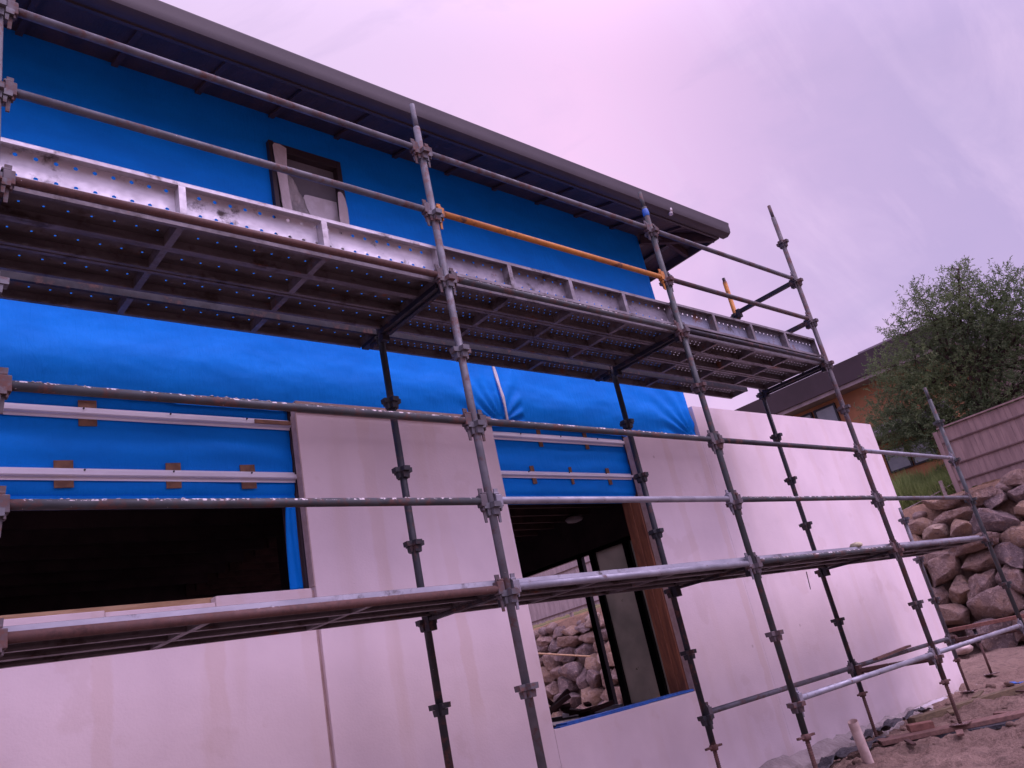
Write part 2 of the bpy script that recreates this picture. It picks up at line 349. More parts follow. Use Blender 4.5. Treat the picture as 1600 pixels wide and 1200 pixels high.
# ------------------------------------------------------------------ mesh helpers
class MB:
    def __init__(s): s.v = []; s.f = []; s.sm = []
    def add(s, vs, fs, smooth=False):
        b = len(s.v); s.v += [tuple(v) for v in vs]; s.f += [tuple(i+b for i in f) for f in fs]; s.sm += [smooth]*len(fs); return s
    def box(s, x0, x1, y0, y1, z0, z1):
        return s.add([(x0, y0, z0), (x1, y0, z0), (x1, y1, z0), (x0, y1, z0), (x0, y0, z1), (x1, y0, z1), (x1, y1, z1), (x0, y1, z1)],
                     [(0, 3, 2, 1), (4, 5, 6, 7), (0, 1, 5, 4), (1, 2, 6, 5), (2, 3, 7, 6), (3, 0, 4, 7)])
    def hexa(s, p):   # 8 points ordered like box
        return s.add(p, [(0, 3, 2, 1), (4, 5, 6, 7), (0, 1, 5, 4), (1, 2, 6, 5), (2, 3, 7, 6), (3, 0, 4, 7)])
    def beam(s, a, b, w, h, up=(0, 0, 1)):
        a, b = Vector(a), Vector(b); d = (b-a).normalized(); r = d.cross(Vector(up)).normalized(); u = r.cross(d)
        p = []
        for e in (a, b):
            for (i, j) in ((-1, -1), (1, -1), (1, 1), (-1, 1)): p.append(e+r*i*w/2+u*j*h/2)
        return s.add(p, [(3, 2, 1, 0), (4, 5, 6, 7), (0, 1, 5, 4), (1, 2, 6, 5), (2, 3, 7, 6), (3, 0, 4, 7)])
    def tube(s, a, b, r0, r1=None, n=14, cap=True):
        a, b = Vector(a), Vector(b); r1 = r0 if r1 is None else r1
        d = (b-a).normalized(); t = Vector((1, 0, 0)) if abs(d.z) > .9 else Vector((0, 0, 1))
        e1 = d.cross(t).normalized(); e2 = d.cross(e1)
        vs = [a+(e1*math.cos(2*math.pi*i/n)+e2*math.sin(2*math.pi*i/n))*r0 for i in range(n)]
        vs += [b+(e1*math.cos(2*math.pi*i/n)+e2*math.sin(2*math.pi*i/n))*r1 for i in range(n)]
        s.add(vs, [(i, (i+1) % n, n+(i+1) % n, n+i) for i in range(n)], True)
        if cap:
            base = len(s.v)-2*n
            s.f += [tuple(base+i for i in range(n-1, -1, -1)), tuple(base+n+i for i in range(n))]; s.sm += [False]*2
        return s
    def lathe(s, c, prof, n=16):   # (r, z)
        c = Vector(c); vs = []
        for r, z in prof: vs += [(c.x+r*math.cos(2*math.pi*i/n), c.y+r*math.sin(2*math.pi*i/n), c.z+z) for i in range(n)]
        fs = [(j*n+i, j*n+(i+1) % n, (j+1)*n+(i+1) % n, (j+1)*n+i) for j in range(len(prof)-1) for i in range(n)]
        return s.add(vs, fs, True)
    def mesh(s, name):
        me = bpy.data.meshes.new(name); me.from_pydata(s.v, [], s.f); me.polygons.foreach_set('use_smooth', s.sm); me.update(); return me
    def build(s, name, mat, parent=None, bevel=0, loc=None):
        o = bpy.data.objects.new(name, s.mesh(name)); COL.objects.link(o); o.data.materials.append(mat)
        if parent: o.parent = parent
        if loc: o.location = loc
        if bevel:
            b = o.modifiers.new('b', 'BEVEL'); b.width = bevel; b.segments = 2; b.limit_method = 'ANGLE'
        return o
def tag(o, label=None, cat=None, group=None, kind=None):
    if label: o['label'] = label
    if cat: o['category'] = cat
    if group: o['group'] = group
    if kind: o['kind'] = kind
    return o
def thing(name, label, cat, loc=(0, 0, 0), rz=0, group=None):
    o = bpy.data.objects.new(name, None); COL.objects.link(o); o.location = loc; o.rotation_euler = (0, 0, rz); o.empty_display_size = .1
    return tag(o, label, cat, group)
def grid_mesh(name, P, mat, parent=None, keep=None, smooth=True, flip=False):
    ny, nx = P.shape[:2]; idx = np.arange(ny*nx).reshape(ny, nx)
    q = np.stack([idx[:-1, :-1], idx[:-1, 1:], idx[1:, 1:], idx[1:, :-1]], -1).reshape(-1, 4)
    if flip: q = q[:, ::-1]
    if keep is not None: q = q[keep.reshape(-1)]
    me = bpy.data.meshes.new(name); me.from_pydata(P.reshape(-1, 3).tolist(), [], q.tolist())
    me.polygons.foreach_set('use_smooth', [smooth]*len(q)); me.update()
    o = bpy.data.objects.new(name, me); COL.objects.link(o); me.materials.append(mat)
    if parent: o.parent = parent
    return o
def fbm(x, y, z=0., o=4, s=1.):
    return mnoise.fractal(Vector((x*s, y*s, z)), 1., 2., o)

# ------------------------------------------------------------------ ground
def gh(x, y):
    base = -3.62 - .062*max(0., 6.6-x) + .018*max(0., min(x, 15)-8)
    if y > 1.5: base = min(base, -3.5)
    t = min(max((x-15.75)/.95, 0), 1); t = t*t*(3-2*t)
    top = -.62 - .02*max(0., y-2) + (.13*(min(x, 34)-16.8) if x > 16.8 else 0)
    return base*(1-t)+top*t
def build_ground():
    xs = np.concatenate([np.linspace(-300, -8, 14)[:-1], np.linspace(-8, 4, 24)[:-1], np.linspace(4, 12, 260)[:-1], np.linspace(12, 19, 60)[:-1], np.linspace(19, 60, 40)[:-1], np.linspace(60, 900, 14)])
    ys = np.concatenate([np.linspace(-600, -12, 12)[:-1], np.linspace(-12, -2.5, 30)[:-1], np.linspace(-2.5, 2., 170)[:-1], np.linspace(2, 18, 60)[:-1], np.linspace(18, 900, 20)])
    P = np.zeros((len(ys), len(xs), 3))
    for j, y in enumerate(ys):
        for i, x in enumerate(xs):
            z = gh(x, y)
            near = 1. if (3.5 < x < 15.5 and -4 < y < 14) else .0
            if near or 15.5 <= x < 20:
                z += .05*fbm(x, y, 0, 5, 1.6)
                if x < 15.5:
                    # a churned spoil heap towards the photographer, a shallow gutter along the wall
                    z += .22*math.exp(-((x-7.2)/1.9)**2-((y+1.35)/.62)**2)*(1+.35*fbm(x, y, 3, 4, 2.5))
                    z += .040*fbm(x, y, 5, 4, 5.)
                    z += .016*fbm(x, y, 9, 3, 20.)
                    if .85 < y < 1.4: z -= .06*math.sin((y-.85)/.55*math.pi)
            P[j, i] = (x, y, z)
    tag(grid_mesh('ground', P, M['ground']), kind='structure')
build_ground()

# ------------------------------------------------------------------ the house under construction
X0, XU = -3.2, 6.78            # left limit built, right corner of the blue wrapped storey
YP, YB = 1.33, 1.442            # panel face and the wrap behind the battens
house = thing('unfinished_house', 'unfinished two storey house wrapped in blue sheet with pale panels below and a dark eave', 'house', (0, 0, 0))

def wrap_upper():
    xs = np.arange(X0, XU+.001, .02); zs = np.concatenate([np.arange(-.37, .5, .015), np.arange(.5, 2.40, .03)])
    zs = np.unique(np.append(zs, [2.40])); P = np.zeros((len(zs), len(xs), 3)); keep = np.ones((len(zs)-1, len(xs)-1), bool)
    for j, z in enumerate(zs):
        for i, x in enumerate(xs):
            lo = -.36 + .012*math.sin(x*3.1) + (.012*fbm(x, 0, 1, 3, 5))
            zz = max(z, lo)
            belly = .012*math.exp(-((zz+.12)/.17)**2)
            tuck = .03*max(0., (-.16-zz)/.2)**1.6
            y = 1.37 - belly + tuck
            w = math.exp(-((zz+.05)/.28)**2)
            y += w*(.009*fbm(x*.7, zz*1.8, 2, 4, 2.6))
            # creases pulled from the torn seam and from the corner fixing
            for cx, cz, amp in ((3.98, -.33, .020), (6.72, -.33, .022)):
                dx, dz = x-cx, zz-cz; r = math.hypot(dx, dz*1.3)
                if r < 1.25 and dx < .25:
                    a = math.atan2(dz, -dx)
                    y += amp*math.sin(a*15+3*fbm(x, zz, 4, 2, 1.6))*math.exp(-r/.5)*min(1, r/.12)
            y += .0035*fbm(x*.6, zz, 7, 3, 1.4)
            P[j, i] = (x, y, zz)
    for j in range(len(zs)-1):
        for i in range(len(xs)-1):
            xc, zc = (xs[i]+xs[i+1])/2, (zs[j]+zs[j+1])/2
            if 2.04 < xc < 2.67 and 1.02 < zc < 1.94: keep[j, i] = False
    grid_mesh('wall_wrap', P, M['wrap'], house, keep)
wrap_upper()
b = MB()    # side face of the upper storey and the plywood core behind the wrap
b.box(XU-.06, XU, 1.37, 9, -.36, 2.4)
b.build('side_wall_wrap', M['wrap'], house)
b = MB()
b.box(X0, 2.03, 1.46, 1.56, -.33, 2.4).box(2.68, XU-.07, 1.46, 1.56, -.33, 2.4).box(2.03, 2.68, 1.46, 1.56, -.33, 1.0).box(2.03, 2.68, 1.46, 1.56, 1.96, 2.4)
b.build('upper_wall_core', M['interior'], house)
# white tear in the wrap and its seam
tear = MB()
pts = [(3.975, .20), (3.985, .10), (3.992, .0), (4.004, -.10), (4.008, -.2), (4.018, -.31)]
wd = [.012, .018, .011, .015, .008, .010]
for k in range(len(pts)-1):
    (xa, za), (xb, zb) = pts[k], pts[k+1]
    ya = 1.358 - .012*math.exp(-((za+.12)/.17)**2)-.006; yb = 1.358 - .012*math.exp(-((zb+.12)/.17)**2)-.006
    if zb < -.2: yb += .01
    tear.hexa([(xa-wd[k], ya, za), (xa+wd[k], ya, za), (xa+wd[k], ya+.012, za), (xa-wd[k], ya+.012, za), (xb-wd[k+1], yb, zb), (xb+wd[k+1], yb, zb), (xb+wd[k+1], yb+.012, zb), (xb-wd[k+1], yb+.012, zb)])
tag(tear.build('wrap_tear', M['white'], house), 'white torn strip along the wrap seam')

def wrap_lower(x0, x1, zb):
    xs = np.arange(x0, x1+.03, .03); xs[-1] = x1; zs = np.arange(zb, -.22, .02); P = np.zeros((len(zs), len(xs), 3))
    for j, z in enumerate(zs):
        for i, x in enumerate(xs):
            y = YB + .006*fbm(x, z*3, 2, 4, 1.7) + .004*math.sin(z*38+fbm(x, z, 1, 2, 1.)*3)
            if z < zb+.05: y += (.05-(z-zb))*.8
            P[j, i] = (x, y, z)
    grid_mesh('wall_wrap', P, M['wrap'], house)
wrap_lower(X0, 1.99, -.985); wrap_lower(3.79, 5.60, -.985)
b = MB()   # underside of the window heads, wrapped too
b.box(X0, 1.99, 1.455, 1.60, -1.0, -.96).box(3.79, 5.58, 1.455, 1.60, -1.0, -.96)
b.build('window_head_wrap', M['wrap'], house)
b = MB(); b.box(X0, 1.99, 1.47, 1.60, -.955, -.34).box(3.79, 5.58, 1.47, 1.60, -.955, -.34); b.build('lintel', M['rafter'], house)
# flap of wrap on the jamb of the wide opening
zs = np.linspace(-1.60, -1.0, 24); us = np.linspace(0, 1, 9); P = np.zeros((len(zs), len(us), 3))
for j, z in enumerate(zs):
    for i, u in enumerate(us):
        P[j, i] = (1.93+.05*u + .004*math.sin(z*6) - .035*(1-u)*(1-((z+1.6)/.6))**.5, 1.452+.006*math.sin(u*7+z*3)+.02*(1-u), z)
jf = grid_mesh('jamb_flap', P, M['wrap'], house); sl = jf.modifiers.new('s', 'SOLIDIFY'); sl.thickness = .002
b = MB(); b.box(1.96, 2.0, 1.47, 1.60, -1.60, -1.0); b.build('jamb_stud', M['rafter'], house)

def panel(x0, x1, z0, z1, y0=YP, y1=1.405):
    return MB().box(x0, x1, y0, y1, z0, z1).build('facade_panel', M['panel'], house, .004)
panel(2.0, 3.79, -3.72, -.40)                       # tall panel between the openings
panel(5.575, 6.8005, -3.80, -.385)
panel(3.793, 5.572, -3.74, -2.795)                 # under the tall window
panel(-.9, 1.968, -3.8, -1.70); panel(X0, -.905, -3.8, -1.70)
b = MB(); b.box(3.86, 4.9, 1.332, 1.40, -2.794, -2.785); b.build('sill_tape', M['bluetape'], house)
b = MB(); b.box(3.95, 5.55, 1.345, 1.47, -2.790, -2.772); b.build('sill_tape', M['bluetape'], house)
for (xa, xb, za, zb_) in ((X0, .74, -1.70, -1.638), (.742, 1.343, -1.70, -1.648), (1.346, 1.968, -1.70, -1.612)):
    MB().box(xa, xb, YP, 1.405, za+.001, zb_).build('sill_block', M['panel'], house, .004)
MB().box(X0, 1.52, 1.41, 1.47, -1.66, -1.603).build('sill_timber', M['sillwood'], house, .003)
# cut edges facing the openings show warm brown
MB().box(1.992, 1.9995, 1.332, 1.404, -1.60, -.405).build('panel_edge', M['panel_edge'], house)
MB().box(1.975, 1.9995, 1.36, 1.404, -3.7, -1.62).build('panel_edge', M['panel_edge'], house)
MB().box(5.566, 5.5745, 1.332, 1.404, -2.77, -.39).build('panel_edge', M['panel_edge'], house)
MB().box(2.0, 3.79, 1.322, 1.405, -.399, -.315).build('panel_cap', M['panel_edge'], house)
MB().box(5.5735, 5.5745, 1.322, 1.328, -3.7, -2.80).build('panel_joint', M['fascia'], house)
# battens and packers over the openings
def batten(x0, x1, z, h=.072):
    m = MB(); prof = [(1.425, -h/2), (1.425, -h/2+.014), (1.398, -h/2+.020), (1.398, h/2-.022), (1.425, h/2-.014), (1.425, h/2)]
    n = len(prof); vs = [(x0, y, z+q) for y, q in prof]+[(x1, y, z+q) for y, q in prof]
    m.add(vs, [(i, n+i, n+i+1, i+1) for i in range(n-1)])
    m.box(x0, x1, 1.392, 1.3975, z-.012, z-.006)
    o = m.build('batten', M['batten'], house); sl = o.modifiers.new('s', 'SOLIDIFY'); sl.thickness = .0015
    for k in range(int(x0*2)+1, int(x1*2)+1):
        MB().tube((k*.5+.17, 1.390, z+.018), (k*.5+.17, 1.3975, z+.018), .006, n=6).build('batten_screw', M['darksteel'], o)
batten(X0, 1.99, -.462); batten(X0, 1.99, -.842); batten(3.80, 5.565, -.437); batten(3.80, 5.565, -.785, .06)
for x, z, w in ((.70, -.46, .10), (.57, -.84, .10), (1.18, -.84, .09), (1.66, -.84, .10), (4.43, -.437, .045), (5.04, -.437, .045), (4.25, -.785, .045), (4.73, -.785, .03), (5.24, -.785, .045)):
    a = random.uniform(-.04, .04)
    p = [(x-w/2+s*a*.3, y, z+q) for q in (-.062, .058) for (s, y) in ()]
    MB().hexa([(x-w/2-a*.05, 1.4265, z-.082), (x+w/2-a*.05, 1.4265, z-.078), (x+w/2-a*.05, 1.4345, z-.078), (x-w/2-a*.05, 1.4345, z-.082),
               (x-w/2+a*.05, 1.4265, z+.080), (x+w/2+a*.05, 1.4265, z+.084), (x+w/2+a*.05, 1.4345, z+.084), (x-w/2+a*.05, 1.4345, z+.080)]).build('packer', M['packer'], house)
MB().box(1.72, 1.98, 1.382, 1.391, -.475, -.448).build('packer', M['packer'], house)

# timber frame and rooms
studs = MB()
MB().box(5.545, 5.58, 1.41, 1.50, -2.80, -1.0).build('stud', M['stud'], house, .002)
MB().box(5.535, 5.58, 1.503, 1.60, -2.80, -1.0).build('stud', M['stud'], house, .002)
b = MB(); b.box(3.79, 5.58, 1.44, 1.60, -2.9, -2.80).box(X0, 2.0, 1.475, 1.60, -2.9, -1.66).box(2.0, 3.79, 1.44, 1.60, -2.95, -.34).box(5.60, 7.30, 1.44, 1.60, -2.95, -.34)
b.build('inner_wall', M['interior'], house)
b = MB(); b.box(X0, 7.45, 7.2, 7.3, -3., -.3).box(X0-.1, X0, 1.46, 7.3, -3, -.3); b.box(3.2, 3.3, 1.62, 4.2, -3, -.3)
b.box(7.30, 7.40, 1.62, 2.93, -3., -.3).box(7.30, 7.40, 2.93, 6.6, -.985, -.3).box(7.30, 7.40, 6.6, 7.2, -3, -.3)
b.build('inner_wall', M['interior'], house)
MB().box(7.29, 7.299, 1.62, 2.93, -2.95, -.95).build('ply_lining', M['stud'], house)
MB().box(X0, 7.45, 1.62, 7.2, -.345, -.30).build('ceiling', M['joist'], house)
for k in range(16):
    y = 1.9+k*.34
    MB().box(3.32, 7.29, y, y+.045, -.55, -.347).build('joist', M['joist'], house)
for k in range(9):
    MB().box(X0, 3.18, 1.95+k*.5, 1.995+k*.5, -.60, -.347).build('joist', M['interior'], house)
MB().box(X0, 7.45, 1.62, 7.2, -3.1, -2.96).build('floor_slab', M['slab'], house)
MB().lathe((7.0, 3.62, -.60), [(0, .02), (.10, .02), (.12, 0), (.10, -.035), (.04, -.05), (0, -.052)]).build('ceiling_light', M['white'], house)
MB().beam((-.2, 2.4, -2.9), (3.1, 2.4, -1.2), .05, .14).build('brace', M['joist'], house)
# black framed sliding door in the far side wall
door = MB(); door.box(7.31, 7.37, 2.95, 6.59, -1.04, -.99).box(7.31, 7.37, 2.95, 6.59, -2.955, -2.90).box(7.312, 7.368, 2.94, 3.03, -2.90, -1.04)
d = door.build('sliding_door', M['blackframe'], house)
for y, w in ((3.98, .085), (3.745, .10), (3.15, .10), (6.53, .09)):
    MB().box(7.30, 7.36, y-w/2, y+w/2, -2.9, -1.04).build('door_stile', M['blackframe'], d)
MB().box(7.335, 7.345, 3.20, 3.695, -2.9, -1.04).build('door_pane', M['oliveglass'], d)
MB().box(7.345, 7.352, 3.03, 3.10, -2.9, -1.04).build('door_pane', M['oliveglass'], d)
MB().beam((7.18, 4.75, -2.89), (7.22, 3.75, -2.90), .05, .05).build('door_track', M['steelbright'], d)

# upper window with torn protective film
w = MB(); w.box(2.03, 2.07, 1.325, 1.44, 1.02, 1.95).box(2.64, 2.685, 1.335, 1.44, 1.02, 1.95).box(2.07, 2.64, 1.335, 1.44, 1.875, 1.95).box(2.07, 2.64, 1.335, 1.44, 1.02, 1.07)
win = w.build('upper_window', M['darkframe'], house, .003)
MB().box(2.07, 2.64, 1.40, 1.41, 1.07, 1.875).build('window_pane', M['winglass'], win)
def strip(name, pts, y, mat, t=.006):
    m = MB(); n = len(pts)
    for k in range(n-1):
        (a0, a1, z0), (b0, b1, z1) = pts[k], pts[k+1]
        m.hexa([(a0, y, z0), (a1, y-.004, z0), (a1, y-.004+t, z0), (a0, y+t, z0), (b0, y, z1), (b1, y-.004, z1), (b1, y-.004+t, z1), (b0, y+t, z1)])
    return m.build(name, mat, win)
strip('protective_tape', [(2.085, 2.165, 1.07), (2.082, 2.160, 1.25), (2.078, 2.150, 1.42), (2.072, 2.148, 1.55), (2.066, 2.150, 1.66), (2.060, 2.162, 1.78), (2.056, 2.17, 1.895), (2.07, 2.12, 1.918)], 1.310, M['tape'])
strip('protective_tape', [(2.60, 2.672, 1.05), (2.605, 2.674, 1.14), (2.600, 2.664, 1.24), (2.585, 2.668, 1.33), (2.592, 2.672, 1.46), (2.598, 2.662, 1.555), (2.604, 2.645, 1.60), (2.61, 2.63, 1.612)], 1.316, M['tape'])
strip('white_film', [(2.30, 2.62, 1.07), (2.29, 2.62, 1.25), (2.31, 2.62, 1.50), (2.33, 2.62, 1.545), (2.36, 2.62, 1.552)], 1.385, M['white'])
zs = np.linspace(1.07, 1.84, 22); us = np.linspace(0, 1, 12); P = np.zeros((22, 12, 3))
for j, z in enumerate(zs):
    right = 2.44 - .30*((z-1.07)/.77)**1.2
    for i, u in enumerate(us): P[j, i] = (2.10+(right-2.10)*u, 1.365+.028*fbm(u*2, z*3, 1, 4, 2.4), z)
ff = grid_mesh('crumpled_film', P, M['film'], win); sl = ff.modifiers.new('s', 'SOLIDIFY'); sl.thickness = .001

# eave: gutter, fascia, raked soffit with rafters, hip roof above
GZ = 2.12; GX = 7.50
g = MB(); prof = [(.69, -.150), (.625, -.158), (.585, -.135), (.568, -.085), (.570, -.035), (.562, -.012), (.562, 0), (.570, 0), (.578, -.006), (.582, -.06), (.60, -.12), (.69, -.14)]
n = len(prof)
vs = [(-6, y, GZ+z) for y, z in prof]+[(GX, y, GZ+z) for y, z in prof]
g.add(vs, [(i, i+1, n+i+1, n+i) for i in range(n-1)], True); g.box(GX-.004, GX, .574, .69, GZ-.125, GZ-.002)
gut = g.build('gutter', M['fascia'], house)
gut.data.set_sharp_from_angle(angle=R(38))
MB().tube((6.36, .60, 1.985), (6.36, .60, 2.03), .030).tube((6.36, .595, 1.95), (6.36, .60, 1.99), .022).build('outlet_stub', M['white'], gut)
MB().box(-6, GX-.09, .69, .715, 1.955, GZ+.01).build('fascia', M['fascia'], house)
MB().box(GX-.115, GX-.09, .715, 10, 1.955, GZ+.01).build('fascia', M['fascia'], house)
SLP = .30
def uz(y=None, x=None): return 2.03+SLP*(y-.715) if x is None else 2.03+SLP*(GX-.115-x)
s_ = MB(); k = 1.36-.715; hx = GX-.115
# sarking planes (front, then the side beyond the hip line)
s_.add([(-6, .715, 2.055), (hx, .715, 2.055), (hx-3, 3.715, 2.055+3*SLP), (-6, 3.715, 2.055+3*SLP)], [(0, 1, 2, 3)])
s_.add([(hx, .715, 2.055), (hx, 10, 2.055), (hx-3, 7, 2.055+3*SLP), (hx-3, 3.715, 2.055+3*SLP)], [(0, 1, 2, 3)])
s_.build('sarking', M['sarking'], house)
rf = MB()
rf.hexa([(-6, .60, 2.135), (hx+.09, .60, 2.135), (hx-3, 3.715, 2.135+.93), (-6, 3.715, 2.135+.93), (-6, .60, 2.15), (hx+.10, .60, 2.15), (hx-3, 3.715, 3.08), (-6, 3.715, 3.08)])
rf.hexa([(hx-3, 3.715, 3.065), (hx+.10, .60, 2.135), (hx+.10, 10.2, 2.135), (hx-3, 7, 3.065), (hx-3, 3.715, 3.08), (hx+.10, .60, 2.15), (hx+.10, 10.2, 2.15), (hx-3, 7, 3.08)])
rf.add([(-6, 3.715, 3.07), (hx-3, 3.715, 3.07), (hx-3, 7, 3.07), (-6, 7, 3.07)], [(0, 1, 2, 3)])
rf.build('roof', M['rooftin'], house)
for i in range(22):
    x = -5.7+i*.6
    if x < hx-.1:
        e = min(1.36, .715+(hx-x))
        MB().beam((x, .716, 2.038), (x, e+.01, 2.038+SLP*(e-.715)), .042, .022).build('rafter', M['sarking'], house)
for i in range(6):
    y = 1.15+i*.55
    MB().beam((hx-.001, y, 2.0), (XU, y, 2.0+SLP*(hx-XU)), .042, .09).build('rafter', M['rafter'], house)
MB().beam((hx-.01, .73, 1.985), (XU, .73+hx-XU, 1.985+SLP*(hx-XU)), .05, .11).build('hip_rafter', M['rafter'], house)
for q in (.25, .5): MB().beam((hx-q, .8+q, 2.048+SLP*q-.02), (hx-q, 6, 2.048+SLP*q-.02), .07, .02).build('ceiling_batten', M['greyroof'], house)

# ------------------------------------------------------------------ the pale wall that runs on past the house corner
def garden_wall():
    t = thing('garden_wall', 'tall pale rendered wall running on to the right of the blue wrapped house', 'wall', (6.82, YP, -3.7))
    nx, nz = 200, 90; P = np.zeros((nz, nx, 3))
    b = MB().hexa([(6.801, YP+.0005, -3.80), (11.17, YP+.0005, -3.80), (11.17, YP+.24, -3.80), (6.801, YP+.24, -3.80), (6.801, YP+.0005, .02), (11.23, YP+.0005, .075), (11.23, YP+.24, .075), (6.801, YP+.24, .02)])
    o = b.build('wall_body', M['render_wall'], t); o.matrix_parent_inverse = Matrix.Translation(-t.location)
    f = MB(); rr = random.Random(3); xs = np.linspace(5.0, 11.45, 70); vs = []
    for x in xs:
        a = rr.uniform(-.025, .025); c = rr.uniform(-.02, .02)
        vs += [(x, 1.16+a, -3.85), (x, 1.19+a, -3.635+c-.012*(x-7)), (x, 1.328, -3.545+c-.014*(x-7)), (x, 1.328, -3.85)]
    fs = []
    for i in range(len(xs)-1):
        for q in range(3): fs.append((i*4+q, (i+1)*4+q, (i+1)*4+q+1, i*4+q+1))
    e = (len(xs)-1)*4; fs.append((e, e+1, e+2, e+3))
    f.add(vs, fs, False); f.box(11.175, 11.5, 1.2, 1.7, -3.8, -3.66)
    o = f.build('footing', M['concrete'], t); o.matrix_parent_inverse = Matrix.Translation(-t.location)
garden_wall()

# ------------------------------------------------------------------ scaffold
FX = [-.05, 2.4253, 4.9135, 7.43, 9.9071]; BX = [x+.0186 for x in FX]; BY = .8223; LV = .495
ORD = ['leftmost', 'second', 'third', 'fourth', 'rightmost']
def pressing_mb(z):
    m = MB()
    m.lathe((0, 0, z), [(.0245, .022), (.031, .018), (.031, -.030), (.0245, -.034)], 12)
    for i in range(4):
        c, s = math.cos(i*math.pi/2), math.sin(i*math.pi/2)
        def p(r, t, zz): return (r*c-t*s, r*s+t*c, z+zz)
        m.hexa([p(.026, -.020, -.050), p(.041, -.018, -.050), p(.041, .018, -.050), p(.026, .020, -.050), p(.026, -.022, -.0125), p(.045, -.020, -.0125), p(.045, .020, -.0125), p(.026, .022, -.0125)])
        m.hexa([p(.026, -.027, -.012), p(.064, -.024, -.010), p(.064, .024, -.010), p(.026, .027, -.012), p(.026, -.027, .022), p(.066, -.024, .020), p(.066, .024, .020), p(.026, .027, .022)])
    return m
PRESS = {}
def standard(x, y, top, mat, label, pmat=None, spigot=.16, foot=None, collar=-3.165, kmin=None, lean=(0, 0)):
    t = thing('scaffold_standard', label, 'scaffold pole', (x, y, 0), random.uniform(-.05, .05), 'upright poles of the scaffold')
    m = MB().tube((0, 0, collar), (0, 0, top-spigot), .0242, n=18)
    m.build('tube', M[mat], t)
    MB().tube((0, 0, top-spigot-.02), (0, 0, top), .0185, n=14).build('spigot', M[mat], t)
    k = 6
    while k*-LV < top-.1 and k >= -4:
        key = pmat or mat
        if key not in PRESS: PRESS[key] = pressing_mb(0).mesh('pressing'); PRESS[key].materials.append(M[key])
        o = bpy.data.objects.new('pressing', PRESS[key]); COL.objects.link(o); o.parent = t; o.location = (0, 0, -k*LV); k -= 1
    fz = foot if foot is not None else gh(x, y)
    j = MB().tube((0, 0, fz+.008), (0, 0, collar+.02), .0155, n=12)
    for i in range(int((collar-fz)/.016)): j.lathe((0, 0, fz+.02+i*.016), [(.0155, 0), (.0185, .004), (.0155, .008)], 10)
    jo = j.build('base_jack', M['jackrust'], t)
    MB().lathe((0, 0, collar-.012), [(.0, -.028), (.030, -.028), (.034, -.012), (.034, .008), (.026, .016), (0, .016)], 12).box(-.105, .105, -.010, .010, collar-.022, collar-.006).build('wing_nut', M['jackrust'], jo)
    MB().box(-.075, .075, -.075, .075, fz, fz+.007).build('foot_plate', M['jackrust'], jo)
    return t
standard(FX[0], 0, 1.42, 'greytube', 'grey outer pole at the left edge of the photo')
s1 = standard(FX[1], 0, 1.418, 'greytube', 'tall weathered grey outer pole, second from the left, rising past the upper deck', spigot=.2)
s2 = standard(FX[2], 0, 1.417, 'green', 'green outer pole with blue tape near its top, just right of the orange rail', 'fitting')
MB().lathe((0, 0, 1.20), [(.0255, -.035), (.028, -.03), (.030, 0), (.027, .03), (.0195, .05)], 12).build('tape_band', M['bluetape'], s2)
standard(FX[3], 0, 1.983, 'brownrust', 'tallest outer pole, standing against open sky at the right end of the upper deck', foot=-3.545)
standard(FX[4], 0, -.028, 'green', 'outermost pole at the photo right edge, in front of the fence and boulders')
standard(BX[0], BY, .02, 'black', 'inner pole below the deck near the left edge of the photo')
standard(BX[1], BY, .02, 'black', 'dark inner pole in front of the tall pale panel between the two openings', spigot=.05)
standard(BX[2], BY, .02, 'black', 'dark inner pole standing at the right jamb of the tall window opening', spigot=.05)
t = standard(BX[3], BY, 1.496, 'black', 'dark inner pole with an orange upper length, in front of the garden wall', foot=-3.617, spigot=.05)
MB().tube((0, 0, .12), (0, 0, 1.44), .0250, n=18).build('orange_length', M['orange'], t)
standard(BX[4]-.03, BY, -1.33, 'greytube', 'short grey inner pole at the free end of the pale garden wall', foot=-3.535)

